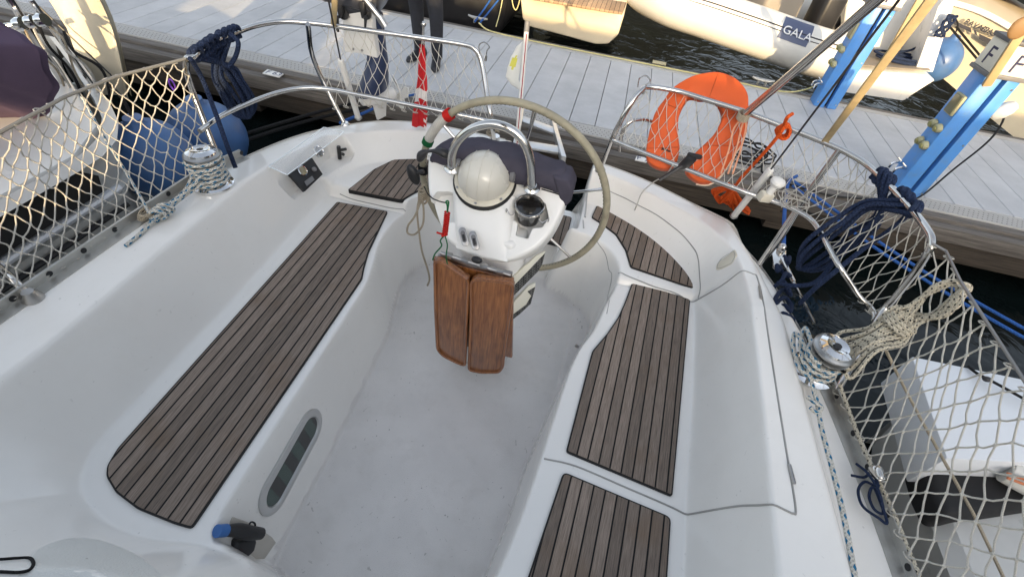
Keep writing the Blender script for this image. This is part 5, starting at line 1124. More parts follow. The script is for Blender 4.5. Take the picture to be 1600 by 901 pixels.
p0, _ = on_hull(1529, 46); p1, _ = on_hull(1554, 58); text_on('name', 'Cruiser', p0 + n0_ * .006, p1 - p0, pu - on_hull(1505, 36)[0], .085, STR, o4, shear=.5, depth=.006)
for k, (a, c) in enumerate((((1482, 40), (1540, 108)), ((1494, 42), (1550, 110)))):
    b = B(); b.tube([PY(*a, 7.1), PY(*c, 6.6)], .012, 8); tag(b.build('mooring_line', ROPE_BLACK), ['left dark mooring line in front of the cream hull', 'right dark mooring line in front of the cream hull'][k], 'mooring line')
b = B(); b.box((5.6, 9.4, 1.25), (2.0, 1.8, .5), bev=.1); b.build('cabin_top', nmat('deck_brown', (.22, .15, .09), .6), o4)

# ---- tan straps and poles
def strap(a, c, w, th, name, mat, label, cat):
    a, c = Vector(a), Vector(c); d = (c - a).normalized(); s = d.cross(Vector((0, 1, .3))).normalized(); n = s.cross(d); b = B()
    b.prism([a - s * w - n * th, a + s * w - n * th, a + s * w + n * th, a - s * w + n * th], c - a, bev=min(w, th) * .4); return tag(b.build(name, mat), label, cat)
strap(P(1289, 221, 1.155), PY(1470, -20, 1.45), .0135, .004, 'webbing_strap', WEB, 'long tan webbing strap tied to the right pushpit rail', 'strap')
strap(P(521, 40, 1.155), PY(525, -30, 2.05), .0135, .004, 'webbing_strap', WEB, 'short tan webbing strap beside the outboard bracket', 'strap')
strap(PY(1379, 104, 7.3), PY(1450, -20, 7.1), .045, .02, 'wooden_pole', nmat('pale_wood', (.46, .35, .19), .6, var=.12), 'pale wooden pole standing on the white swim platform', 'pole')
sp_ = strap(PY(1541, 134, 4.2), PY(1602, 42, 4.05), .028, .014, 'wooden_paddle', MATS['pale_wood'], 'brown wooden paddle leaning on the cream box of the pedestal', 'paddle')
b = B(); b.ball(PY(1594, 44, 4.05), .06, .02, .07); b.build('blade', nmat('brown_wood', (.24, .14, .06), .6), sp_)
# ---- steel pole lashed to the right rail
b = B(); b.tube([P(1162, 180, 1.16), PY(1390, -16, 1.72), PY(1390, -16, 1.72) + (PY(1390, -16, 1.72) - P(1162, 180, 1.16)) * .8], .0155, 12)
sp = tag(b.build('steel_pole', SS), 'thick steel pole slanting up from the right pushpit rail', 'pole')
b = B()
for k in range(5): b.tube([P(1162, 180, 1.16) + Vector((.025 * math.cos(a), .025 * math.sin(a), .006 * k - .015 + .006 * math.sin(a))) for a in [i * math.pi / 6 for i in range(13)]], .0035, 6)
b.build('lashing', ROPE_TAN, sp)

# ---- person on the dock
def person():
    t = thing('person', 'person in black jeans, dark jacket and black boots standing on the dock', 'person', (-1.95, 4.95, 0))
    fL, fR = P(655, 92, .0), P(682, 104, .0)
    hips = Vector((-1.93, 4.90, .92))
    V = [hips, hips + Vector((-.09, 0, -.03)), hips + Vector((.09, 0, -.03)), Vector((fL.x, fL.y, .50)) + Vector((-.01, -.01, 0)), Vector((fR.x, fR.y, .50)), Vector((fL.x, fL.y + .02, .10)), Vector((fR.x, fR.y + .02, .10)), hips + Vector((0, .0, .22)), hips + Vector((0, -.01, .44)), hips + Vector((0, -.01, .56)),
         hips + Vector((-.19, 0, .48)), hips + Vector((.19, 0, .48)), hips + Vector((-.24, .02, .20)), hips + Vector((.24, .02, .20)), hips + Vector((-.20, -.10, -.02)), hips + Vector((.20, -.10, -.02)), hips + Vector((0, -.01, .62))]
    Eg = [(0, 1), (0, 2), (1, 3), (2, 4), (3, 5), (4, 6), (0, 7), (7, 8), (8, 9), (8, 10), (8, 11), (10, 12), (11, 13), (12, 14), (13, 15), (9, 16)]
    Rd = [.13, .095, .095, .062, .062, .044, .044, .125, .14, .06, .07, .07, .05, .05, .038, .038, .055]
    def skin(name, vs_, es, rd, mat, sub=2):
        me = bpy.data.meshes.new(name); o_ = Vector(t['_o']); me.from_pydata([tuple(Vector(v) - o_) for v in vs_], es, []); o = bpy.data.objects.new(name, me); COL.objects.link(o)
        sk = o.modifiers.new('s', 'SKIN'); 
        for i, r in enumerate(rd): me.skin_vertices[0].data[i].radius = (r, r)
        me.skin_vertices[0].data[0].use_root = True
        o.modifiers.new('b', 'SUBSURF').levels = sub; bpy.context.view_layer.update()
        m2 = bpy.data.meshes.new_from_object(o.evaluated_get(bpy.context.evaluated_depsgraph_get())); bpy.data.objects.remove(o, do_unlink=True)
        for p in m2.polygons: p.use_smooth = True
        m2.materials.clear(); m2.materials.append(mat); ob = bpy.data.objects.new(name, m2); COL.objects.link(ob); ob.parent = t; ob['_o'] = t['_o']; return ob
    SKIN = nmat('skin', (.42, .24, .16), .5, var=.04)
    body = skin('body', V, Eg, Rd, nmat('dark_jacket', (.03, .032, .04), .8, var=.15))
    JE = nmat('black_jeans', (.018, .020, .027), .85, var=.35, scale=25, bump=.3, bscale=60)
    skin('jeans', [V[0] + Vector((0, 0, .02))] + V[1:7], [(0, 1), (0, 2), (1, 3), (2, 4), (3, 5), (4, 6)], [.145, .108, .108, .076, .076, .060, .060], JE)
    hd = hips + Vector((0, -.02, .74)); b = B(); b.ball(hd, .075, .095, .115, n=20); b.ball(hd + Vector((0, -.095, -.01)), .014, .02, .022, n=8)
    for s in (-1, 1): b.ball(hd + Vector((s * .075, 0, -.005)), .012, .02, .03, n=8)
    b.build('head', SKIN, t, sharp=80)
    b = B(); b.ball(hd + Vector((0, .02, .035)), .084, .098, .095, n=20); b.build('hair', nmat('dark_hair', (.02, .014, .01), .7), t)
    for s in (14, 15):
        b = B(); w = V[s]; b.ball(w + Vector((0, -.02, -.05)), .03, .02, .05, n=10)
        for f in range(4): b.tube(catmull([w + Vector((-.024 + f * .016, -.03, -.085)), w + Vector((-.024 + f * .016, -.045, -.12)), w + Vector((-.022 + f * .015, -.035, -.15 + abs(f - 1.5) * .008))], 3), .0085, 6)
        b.tube(catmull([w + Vector((-.03 if s == 15 else .03, -.03, -.05)), w + Vector((-.045 if s == 15 else .045, -.05, -.08)), w + Vector((-.04 if s == 15 else .04, -.055, -.11))], 3), .0095, 6); b.build('hand', SKIN, t, sharp=80)
    for f, tw in ((fL, -.35), (fR, .25)):
        d = Vector((math.sin(tw), -math.cos(tw), 0)); b = B()
        rows = []
        for (a, w_, h0, h1) in ((-.09, .036, .0, .10), (-.05, .046, .0, .14), (.02, .046, .0, .12), (.09, .048, .0, .075), (.15, .044, .0, .058), (.185, .02, .004, .035)):
            s = Vector((d.y, -d.x, 0)); c = Vector((f.x, f.y, 0)) + d * a
            rows.append([c + s * (w_ * math.cos(q)) + Vector((0, 0, (h0 + h1) / 2 + (h1 - h0) / 2 * math.sin(q))) for q in [i * 2 * math.pi / 14 for i in range(14)]])
        b.loft(rows, closed_u=True, cap=True); b.lathe([(0, .08), (.056, .08), (.058, .2), (0, .2)], (f.x, f.y + .02, 0), (0, 0, 1), 18); b.build('boot', nmat('black_boot', (.012, .013, .018), .45, var=.2), t, sharp=70)
person()

# ---- outboard engine on its bracket at the left pushpit
ob_ = thing('outboard_engine', 'small outboard engine clamped to white pad on the left pushpit', 'outboard engine', (-1.33, 2.45, .6))
PQ = lambda x, y, dy=0.0: PY(x, y, 2.42 + dy)
b = B(); b.prism([PQ(x, y) for x, y in [(534, 10), (580, 8), (583, 50), (590, 92), (562, 84), (538, 82), (536, 56)]], (0, .045, .01), bev=.006); b.build('bracket_pad', WHITEP, ob_)
for x, y in ((545, 26), (552, 77), (566, 79)):
    b = B(); b.lathe([(0, 0), (.007, 0), (.006, .004), (0, .005)], PQ(x, y), (0, -1, .1), 10); b.build('bolt', SSD, ob_)
for x0 in (532, 567):
    b = B(); b.prism([PQ(x0 - 5 + 2, 0, -.01), PQ(x0 + 8, 0, -.01), PQ(x0 + 8, 22, -.01), PQ(x0 + 3, 28, -.01)], (0, -.04, 0), bev=.008); b.lathe([(0, 0), (.026, 0), (.026, .014), (0, .018)], PQ(x0 + 6, 22, -.005), (0, -1, .15), 18); b.build('clamp', BLACK, ob_)
    b = B(); b.prism([PQ(x0 - 9 + (12 if x0 > 540 else 0), 24, -.05), PQ(x0 - 2 + (10 if x0 > 540 else 0), 24, -.05), PQ(x0 - 1 + (6 if x0 > 540 else 0), 50, -.05), PQ(x0 - 5 + (8 if x0 > 540 else 0), 50, -.05)], (0, -.012, 0), bev=.004); b.build('clamp_handle', BLACK, ob_)
b = B(); b.box(PQ(548, -6, .03), (.26, .16, .07), (0, .1, .2), bev=.02); b.box(PQ(560, -40, .15), (.26, .34, .34), (0, 0, .2), bev=.08, seg=4); b.build('engine_cowl', nmat('cowl_dark', (.03, .032, .04), .3, coat=.4), ob_)
b = B(); b.tube([PQ(566, -6, -.03), PQ(598, 34, -.02)], .014, 10); b.tube([PQ(592, 26, -.022), PQ(602, 42, -.02)], .018, 10); b.build('tiller', SSD, ob_)
b = B(); rows = []
for x, y, w_, d_ in ((583, 20, .05, .05), (588, 70, .050, .06), (590, 92, .055, .07), (588, 112, .062, .10), (585, 126, .066, .13), (583, 139, .07, .15), (583, 141, .03, .06)):
    c = PQ(x, y, .10); rows.append([c + Vector((w_ * math.cos(a), d_ * math.sin(a), 0)) for a in [i * 2 * math.pi / 16 for i in range(16)]])
b.loft(rows, closed_u=True, cap=True); b.build('leg', nmat('navy_casing', (.02, .035, .085), .45, var=.1, coat=.2), ob_, sharp=60)
b = B(); c = PQ(590, 152, .10); b.lathe([(0, -.12), (.03, -.10), (.045, 0), (.04, .10), (0, .14)], c, (.6, .8, 0), 16); b.prism([c + Vector((-.02, -.04, -.02)), c + Vector((.02, .06, -.02)), c + Vector((.01, .05, -.13)), c + Vector((-.01, -.02, -.13))], (.012, -.006, 0)); lo = b.build('gear_case', WHITEP, ob_)
for k in range(3):
    a = k * 2.1 + .4; e1 = Vector((.8, -.6, 0)); p = c + Vector((.09, .12, 0)); r1 = e1 * math.cos(a) + Vector((0, 0, 1)) * math.sin(a); r2 = Vector((.6, .8, 0)) * .4 + e1 * -math.sin(a) + Vector((0, 0, 1)) * math.cos(a)
    b = B(); b.prism([p, p + r1 * .05 + r2 * .03, p + r1 * .10 + r2 * .02, p + r1 * .10 - r2 * .03, p + r1 * .05 - r2 * .03], (.004, .006, 0)); b.build('propeller_blade', WHITEP, lo)
# ================================================================ nets, ropes and loose gear
def resample(pts, n):
    L = [0]
    for a, c in zip(pts, pts[1:]): L.append(L[-1] + (c - a).length)
    out = []; i = 0
    for k in range(n + 1):
        s = L[-1] * k / n
        while i < len(pts) - 2 and L[i + 1] < s: i += 1
        out.append(pts[i].lerp(pts[i + 1], (s - L[i]) / max(1e-9, L[i + 1] - L[i])))
    return out
def net(label, top, bot, nu, nv, sag, r=.0018, slack=.006, seed=1, top_sag=.0, mat=None):
    """knotted net of diamond meshes laced between two edges"""
    N = 120; A, C = resample(catmull(top, 8), N), resample(catmull(bot, 8), N); sag = Vector(sag); rn = random.Random(seed)
    jit = {}
    def S(i, j):                                       # node of the half-grid: i in 0..2nu, j in 0..nv
        u = i / (2 * nu); v = j / nv
        k = min(max(u, 0), 1) * N; a = int(min(k, N - 1)); f = k - a
        p = A[a].lerp(A[a + 1], f); q = C[a].lerp(C[a + 1], f)
        if (i, j) not in jit: jit[(i, j)] = Vector((rn.gauss(0, slack), rn.gauss(0, slack), rn.gauss(0, slack))) * (0 if j in (0, nv) else 1)
        x = p.lerp(q, v) + sag * (4 * v * (1 - v)) * (.6 + .4 * math.sin(u * 9 + seed)) + jit[(i, j)]
        if top_sag and j == 0: x += Vector((0, 0, -top_sag))
        return x
    b = B()
    for j in range(nv):
        for i in range(0, 2 * nu + 1):
            if (i + j) % 2: continue
            for di in (-1, 1):
                if 0 <= i + di <= 2 * nu:
                    p, q = S(i, j), S(i + di, j + 1); m = (p + q) / 2 + Vector((0, 0, -.004)) + Vector((rn.gauss(0, .0015),) * 3)
                    b.tube([p, m, q], r, 5, cap=False)
            if j: b.ball(S(i, j), r * 2.0, n=6)
    for i in range(0, 2 * nu + 1, 2):                  # lacing round both edges
        for E_ in (S(i, 0), S(i + (1 if nv % 2 else 0) if i < 2 * nu else i, nv)):
            t_ = Vector((rn.gauss(0, .3), .3, 1)).normalized(); u_ = t_.orthogonal().normalized(); w2 = t_.cross(u_)
            b.tube([E_ + (u_ * math.cos(a) + w2 * math.sin(a)) * .014 for a in [k * math.pi / 4 for k in range(9)]], r * .9, 4, cap=False)
    return tag(b.build('safety_net', mat or NETM, sharp=180), label, 'net', 'safety nets laced to the rails')
net('white safety net strung above the left toe rail, lit by the sun at its top',
    [Vector((-1.74, .35, 1.14)), Vector((-1.73, .66, 1.145)), P(0, 207, 1.145), P(100, 152, 1.145), P(180, 120, 1.145), P(290, 95, 1.12)],
    [Vector((-1.685, .20, .73)), Vector((-1.675, .5, .73)), Vector((-1.665, .75, .73)), Vector((-1.655, 1.05, .73)), Vector((-1.645, 1.3, .72)), Vector((-1.63, 1.56, .73))], 25, 13, (-.05, 0, -.02), r=.0025, seed=2, slack=.004)
net('white safety net hung across the left pushpit below the outboard',
    [P(498, 38, 1.14), P(590, 51, 1.14), P(660, 61, 1.14), P(720, 70, 1.14), P(745, 80, 1.12)],
    [P(508, 140, .89), P(570, 151, .89), P(640, 165, .89), P(700, 177, .89), P(763, 190, .86)], 17, 6, (0, .07, -.02), r=.0016, seed=3)
net('white safety net sagging in folds under the left mid rail',
    [P(508, 140, .89), P(570, 151, .89), P(640, 165, .89), P(700, 177, .89), P(763, 190, .86)],
    [P(515, 172, .80), P(560, 165, .84), P(620, 172, .84), P(690, 182, .85), P(765, 194, .85)], 14, 1, (0, .02, -.03), r=.0018, seed=4)
net('white safety net hung across the right pushpit over the orange lifebuoy',
    [P(986, 166, 1.07), P(1018, 138, 1.14), P(1060, 144, 1.14), P(1110, 159, 1.14), P(1170, 178, 1.14), P(1225, 199, 1.14), P(1270, 216, 1.14), P(1310, 233, 1.14)],
    [P(958, 220, .89), P(1010, 241, .89), P(1080, 268, .89), P(1150, 296, .89), P(1205, 314, .89), P(1230, 322, .89), P(1245, 330, .89), P(1262, 341, .89)], 20, 6, (0, -.03, -.02), r=.0016, seed=5)
net('white safety net in the right corner of the pushpit behind the navy rope',
    [P(1310, 233, 1.14), P(1350, 255, 1.14), P(1385, 286, 1.14), P(1425, 329, 1.14), P(1447, 357, 1.14), P(1455, 378, 1.13), P(1448, 398, 1.09)],
    [P(1245, 330, .89), P(1268, 345, .89), P(1283, 366, .89), P(1296, 389, .89), P(1312, 418, .87), P(1340, 461, .79), P(1366, 503, .74)], 14, 6, (.05, .02, -.03), r=.0020, seed=6)
net('white safety net strung above the right toe rail beside the white box hatch',
    [P(1456, 384, 1.13), P(1478, 394, 1.13), P(1500, 440, 1.13), Vector((1.20, .9, 1.13)), Vector((1.21, .5, 1.13)), Vector((1.22, .1, 1.13))],
    [Vector((1.075, 1.24, .66)), Vector((1.085, 1.18, .66)), Vector((1.105, 1.04, .665)), Vector((1.135, .72, .665)), Vector((1.15, .4, .665)), Vector((1.16, .1, .665))], 19, 11, (.06, 0, -.03), r=.0026, seed=7, slack=.004)
b = B(); p = P(268, 133, .98); b.tube([p + Vector((.012 * math.cos(a), .004, .024 * math.sin(a))) for a in [i * math.pi / 8 for i in range(16)]], .0035, 6, closed=True)
tag(b.build('carabiner', nmat('purple_anodised', (.16, .05, .45), .3, metal=.4)), 'small purple snap ring clipped in the left net', 'snap ring')

# ---- ropes on the winches
def wraps(c, ax, r0, r1, h0, h1, turns, rr, n=22):
    u = ax.orthogonal().normalized(); w_ = ax.cross(u); out = []
    for i in range(int(turns * n) + 1):
        t = i / (turns * n); a = 2 * math.pi * i / n + 2.2; r = r0 + (r1 - r0) * abs(2 * t - 1); out.append(c + ax * (h0 + (h1 - h0) * t) + (u * math.cos(a) + w_ * math.sin(a)) * (r + rr))
    return out
b = B(); pts = wraps(WL, WLa, .054, .064, .028, .120, 5.2, .0075)
s1 = pts[0]; b.tube(pts, .0078, 8); b.tube(wraps(WL, WLa, .062, .060, .118, .150, 1.0, .006), .0072, 8)
for k in range(4):                                     # falls gathered and led forward along the coaming
    o_ = Vector((.010 * (k % 2), -.010 * (k // 2), .009 * (k // 2)))
    q = [WL + WLa * (.04 + .018 * k) + Vector((-.02 + .05 * (k % 2), -.062, 0)), P(292, 300, .755) + o_, P(262, 324, .745) + o_ * .8, P(240, 345, .735) + o_]
    b.tube(catmull(q, 7), .0074, 8)
b.tube(catmull([P(262, 322, .76), P(246, 338, .75), P(232, 352, .735), P(216, 368, .728), P(196, 384, .726)], 7), .0074, 8)
for k in range(3): b.tube([P(258 - k * 6, 326 + k * 5, .752) + Vector((.026 * math.cos(a), .012 * math.cos(a), .02 * math.sin(a))) for a in [i * math.pi / 7 for i in range(15)]], .0072, 8)
tag(b.build('sheet_rope', ROPE_FLECK), 'white rope with blue flecks wound on the left winch', 'rope')
b = B(); pts = wraps(WRt, WRa, .048, .058, .03, .108, 3.2, .0075); b.tube(pts, .0078, 8)
b.tube(catmull([WRt + WRa * .095 + Vector((-.06, .0, 0)), P(1243, 520, .74), P(1240, 545, .725), P(1252, 575, .72), P(1268, 600, .695), P(1276, 625, .70), P(1284, 670, .705), P(1300, 730, .708), P(1317, 800, .71), P(1332, 880, .712), P(1345, 960, .715)], 8), .0078, 8)
b.tube(catmull([WRt + WRa * .11 + Vector((-.05, .03, 0)), P(1258, 512, .76), P(1250, 540, .75), P(1262, 575, .735), P(1272, 612, .715), P(1280, 636, .70)], 8), .0074, 8)
b.tube(catmull([P(1262, 620, .705), P(1272, 628, .712), P(1284, 636, .71), P(1276, 644, .705), P(1266, 636, .71)], 6), .007, 8)
tag(b.build('sheet_rope', ROPE_FLECK), 'white rope with blue flecks led from the right winch along the deck', 'rope')
b = B(); rn = random.Random(8); M_ = P(1405, 507, .93); E_ = Vector(P(1500, 446, 1.12))
for k in range(11):
    t = k / 10; jj = lambda s=.006: Vector((rn.gauss(0, s), rn.gauss(0, s), rn.gauss(0, s)))
    st_ = Vector(P(1312 + 22 * t, 522 + 66 * t, .80 - .02 * t)); md = M_ + Vector((.004 * (k - 5), -.010 * (k - 5), -.006 * (k - 5)))
    if k % 2: loop = [P(1432, 478, 1.0) + jj(), P(1464, 450, 1.08) + jj(.008), P(1495, 444, 1.12) + jj(), P(1507, 450, 1.11) + jj(), P(1490, 476, 1.06) + jj(.008), P(1452, 497, .98) + jj(), md + jj(.004)]
    else: loop = [P(1430, 497, .96) + jj(), P(1466, 492, 1.02) + jj(.006), P(1496, 474, 1.08) + jj(), P(1505, 449, 1.12) + jj(.004)]
    b.tube(catmull([WRt + WRa * (.10 + .006 * (k % 3)) + Vector((.04, .012 * (5 - k), 0)), st_ + jj(.004), P(1358 + 8 * t, 512 + 34 * t, .87) + jj(.004), md] + loop, 7), .0066, 7)
for k in range(3):
    c = M_ + Vector((.006 * (k - 1), .004 * (k - 1), .002)); d = (E_ - M_).normalized(); u = d.orthogonal().normalized(); w_ = d.cross(u)
    b.tube([c + d * .009 * (k - 1) + (u * math.cos(a) * .030 + w_ * math.sin(a) * .042) for a in [i * math.pi / 8 for i in range(17)]], .0068, 7)
tag(b.build('coiled_rope', ROPE_CREAM), 'cream rope with black flecks bundled between right winch and lifeline', 'rope')
line('furling_line', [P(1312, 600, .70), P(1326, 640, .672), P(1345, 690, .668), P(1365, 735, .67), P(1382, 770, .67), P(1400, 810, .668), P(1420, 860, .668), P(1446, 920, .67)], .0062, ROPE_CREAM, 'cream line with black flecks lying along the right toe rail', 'rope')
b = B(); rn = random.Random(9)
pts = [P(1330, 742, .66), P(1350, 745, .668), P(1362, 738, .69), P(1372, 760, .70), P(1352, 752, .67), P(1341, 765, .665), P(1348, 790, .665), P(1372, 808, .668), P(1386, 816, .67), P(1374, 780, .68), P(1364, 760, .69), P(1358, 775, .668), P(1366, 795, .668), P(1380, 800, .67), P(1372, 765, .70), P(1355, 738, .69), P(1338, 724, .668)]
b.tube(catmull(pts, 6), .0042, 7); tag(b.build('lashing_cord', ROPE_NAVY), 'small tangle of navy cord on the right side deck', 'cord')
b = B(); b.box(P(1371, 740, .70), (.035, .05, .03), (.2, .1, .3), bev=.01, seg=3); b.ball(P(1374, 738, .715), .013, .022, .01); tag(b.build('fairlead', SS), 'small steel fairlead on the right toe rail by the navy cord', 'fairlead')

# ---- navy coils hung over the pushpits
def hung_coil(label, tops, a, e, lanes, Ya, Ye, r, seed, extra=()):
    """nested loops hanging from a rail: tops are pixels on the rail, a-e the axis of the hank, lanes its half widths"""
    b = B(); rn = random.Random(seed); g = lambda s: rn.gauss(0, s)
    ax = Vector((e[0] - a[0], e[1] - a[1])).normalized(); pp = Vector((-ax.y, ax.x)); n = len(lanes)
    def W(t, lane, dY=0.0):
        x = a[0] + (e[0] - a[0]) * t + pp.x * lane + g(.8); y = a[1] + (e[1] - a[1]) * t + pp.y * lane + g(.8); return PY(x, y, Ya + (Ye - Ya) * t + dY)
    for k, L in enumerate(lanes):
        dY = (-.020 if k % 2 else .0) - .006 * k; t0, t1 = tops[2 * k], tops[2 * k + 1]; R0, R1 = P(*t0, 1.15), P(*t1, 1.15)
        up = Vector((0, 0, .024)); over = lambda q: [q + Vector((0, .030, -.03)), q + Vector((0, .018, .016)), q + up, q + Vector((0, -.026, -.004))]
        end = 1.0 + .05 * (k - n / 2) / n; h = abs(L)
        path = over(R0) + [W(.22, -L * .8, dY), W(.5, -L, dY), W(.8, -L * 1.05, dY), W(end - .02, -L * .75, dY), W(end + .05 + h * .0012, 0, dY), W(end - .02, L * .75, dY), W(.8, L * 1.05, dY), W(.5, L, dY), W(.22, L * .8, dY)] + over(R1)[::-1]
        b.tube(catmull(path, 7), r, 9)
    for q in tops:                                     # turns round the rail
        c = P(*q, 1.15) + Vector((.008, .0, 0)); b.tube([c + Vector((.006 * math.sin(t), .026 * math.cos(t), .026 * math.sin(t))) for t in [i * math.pi / 8 for i in range(15)]], r, 9)
    for q in extra: b.tube(catmull(q, 7), r, 9)
    return tag(b.build('hanging_rope', ROPE_NAVY, sharp=180), label, 'rope')
hung_coil('dark navy rope coil hung over the left pushpit rail', [(306, 84), (343, 60), (316, 78), (352, 56), (324, 72), (360, 53), (331, 67), (366, 51)], (338, 92), (386, 178), (20, 14, 9, 4), 1.88, 1.96, .0098, 3,
    [[P(297, 92, 1.17), P(303, 100, 1.14), P(318, 128, 1.05), P(338, 180, .93), P(355, 228, .83), P(368, 262, .74)], [P(360, 54, 1.18), P(372, 66, 1.16), P(368, 88, 1.10), P(356, 104, 1.06), P(346, 96, 1.08)]])
hung_coil('dark navy rope coil hung over the right pushpit corner', [(1372, 274), (1404, 305), (1378, 280), (1412, 313), (1384, 285), (1424, 326)], (1394, 308), (1256, 412), (25, 16, 7), 1.84, 1.84, .0098, 5,
    [[P(1424, 327, 1.175), P(1430, 322, 1.16), P(1400, 352, 1.05), P(1350, 388, .95), P(1300, 428, .85), P(1268, 455, .75), P(1250, 474, .66)], [P(1215, 442, .66), P(1240, 446, .70), P(1275, 440, .74), P(1310, 402, .86), P(1375, 335, 1.06)]])
b = B(); rn = random.Random(6); pts = [P(1224 + 14 * math.sin(i * 1.1) + rn.gauss(0, 3), 400 + i * 4.2 + 8 * math.sin(i * 2.1), .60 + .02 * math.sin(i * 1.7)) for i in range(26)]
b.tube(catmull(pts, 5), .0095, 8); tag(b.build('cleated_rope', ROPE_NAVY), 'navy rope made fast on the cleat at the right quarter', 'rope')

# ---- orange horseshoe lifebuoy, its strap and line
la, lb, lc = P(1040, 139, 1.15), P(1170, 177, 1.15), P(1100, 275, .90)
lnr = (lb - la).cross(lc - la).normalized(); lnr = lnr if lnr.y > 0 else -lnr
lp0 = la + lnr * .035
def LB(x, y, o=0.0): return PL(x, y, lp0, lnr) + lnr * o
hs = [(1040, 264), (1020, 258), (1010, 245), (1012, 217), (1023, 177), (1038, 155), (1052, 136), (1080, 119), (1104, 113), (1123, 112), (1143, 118), (1157, 128), (1168, 144), (1170, 163), (1167, 207), (1152, 235), (1140, 254), (1128, 272), (1110, 284), (1090, 283), (1075, 272), (1072, 262), (1082, 243), (1113, 213), (1124, 195), (1130, 178), (1122, 160), (1108, 153), (1094, 153), (1080, 150), (1072, 157), (1064, 172), (1060, 188), (1060, 213), (1062, 233), (1056, 255)]
op = catmull([(x, y, 0) for x, y in hs], 3, True)
ORG = nmat('orange_cover', (.60, .088, .012), .6, var=.08, scale=6, bump=.12, bscale=60, dirt=(.50, .12, .03), dscale=6, damt=.3)
b = B(); b.prism([LB(p.x, p.y) for p in op], lnr * .065, bev=.009, seg=3); lbuoy = tag(b.build('lifebuoy', ORG, sharp=60), 'orange horseshoe lifebuoy hung outside the right pushpit', 'lifebuoy')
b = B(); b.tube([LB(p.x, p.y, .065) for p in catmull([(x, y, 0) for x, y in hs[4:20]], 4)], .007, 6); b.build('piping', nmat('pale_piping', (.70, .55, .42), .6), lbuoy)
for a, c in (((1123, 112), (1108, 153)), ((1035, 160), (1064, 172)), ((1169, 170), (1127, 185)), ((1011, 232), (1062, 230)), ((1155, 228), (1098, 227))): b = B(); b.tube([LB(*a, -.001).lerp(LB(*c, -.001), .04 + .092 * i) for i in range(11)], .0018, 5); b.build('cover_seam', nmat('seam_thread', (.40, .07, .01), .8), lbuoy)
for k in range(3): b = B(); b.box(LB(1036 + k * 5, 234 + k * 1.5, -.0008), (.016, .0012, .018 - .004 * k), bev=.0); b.build('printed_mark', nmat('print_black', (.02, .02, .02), .6), lbuoy)
b = B(); c = LB(1072, 258, -.05); b.box(c, (.05, .03, .08), (.3, .2, .4), bev=.01); b.box(c + Vector((.02, 0, .04)), (.07, .02, .02), (.2, .1, .2), bev=.006); b.tube([c, c + Vector((-.10, -.05, -.09))], .009, 8)
tag(b.build('strap_buckle', BLACK), 'black strap and buckle between the legs of the orange lifebuoy', 'buckle')
line('thin_line', [LB(1050, 262, -.05), P(1040, 274, .80), P(1022, 284, .68), P(1004, 300, .63), P(996, 318, .60), P(992, 328, .53)], .0035, ROPE_WHITE, 'thin white line hanging from the buckle onto the right seat coaming', 'cord')
b = B(); rn = random.Random(4)
for x0 in (1158, 1147, 1165): b.tube(catmull([P(1165 + rn.gauss(0, 3), 180, 1.16), LB(x0 - 3, 205, -.05), LB(x0 - 12, 240, -.06), LB(x0 - 24, 276, -.06)], 5), .0042, 6)
tag(b.build('pale_cord', nmat('faded_orange_cord', (.62, .30, .18), .8)), 'faded orange cords tying the lifebuoy to the right rail', 'cord')
line('floating_line', [P(1238, 178, 1.26), P(1230, 184, 1.25), P(1225, 196, 1.2), P(1222, 204, 1.18), P(1205, 226, 1.10), P(1180, 254, .98), P(1158, 278, .88), P(1146, 296, .80), P(1138, 306, .74)], .0075, ROPE_ORANGE, 'bright orange line stretched from the right rail down to its coil', 'rope')
b = B()
for k in range(4): b.tube([P(1224, 205, 1.165) + Vector((.024 * math.cos(a), .01 * k - .015 + .01 * math.sin(2 * a), .026 * math.sin(a))) for a in [i * math.pi / 7 for i in range(15)]], .0072, 7)
tag(b.build('rope_knot', ROPE_ORANGE), 'orange knot tied round the right pushpit rail', 'knot')
b = B(); rn = random.Random(12); kn = P(1143, 290, .80)
for k in range(26):
    t = rn.random(); e1 = P(1112 + 55 * t, 300 + 28 * t + rn.gauss(0, 2), .68 + rn.gauss(0, .012)); e2 = P(1122 + 50 * t, 312 + 20 * t + rn.gauss(0, 3), .64 + rn.gauss(0, .01))
    b.tube(catmull([kn + Vector((rn.gauss(0, .01), rn.gauss(0, .01), 0)), (kn + e1) / 2 + Vector((rn.gauss(0, .012), .01, -.01)), e1, e2, (kn + e2) / 2 + Vector((.02 + rn.gauss(0, .01), 0, -.03)), kn + Vector((.01, 0, -.01))], 5), .005, 6)
tag(b.build('line_coil', ROPE_ORANGE), 'bundle of orange floating line hanging outside the right coaming', 'rope')

# ---- ensign, danbuoy and its flag, antenna
es = [P(655, 190, .66), PY(662, 42, 2.50)]; ens = thing('ensign', 'red and white flag furled against its steel staff at the stern', 'flag', tuple(es[0]))
b = B(); b.tube(es, .0065, 10); b.build('staff', SS, ens)
b = B(); b.ball(es[1] + Vector((0, 0, .012)), .014); b.build('finial', SS, ens)
FR, FW = nmat('flag_red', (.52, .012, .016), .75, var=.08, bump=.15, bscale=60), nmat('flag_white', (.70, .66, .64), .75, var=.04)
rows = []; d = (es[0] - es[1])
for k in range(25):
    t = k / 24; c = es[1] + d * (.18 + .86 * t); w0 = .009 + .030 * t ** .8; row = []
    for i in range(19):
        u = i / 18; a = u * 2 * math.pi; row.append(c + Vector((w0 * (math.cos(a) * (1 + .45 * math.sin(3 * a + t * 4))) + .012 * t, w0 * .55 * math.sin(a) * (1 + .5 * math.sin(4 * a + 3 * t)) - .01, .01 * math.sin(3 * a))))
    rows.append(row)
b = B()
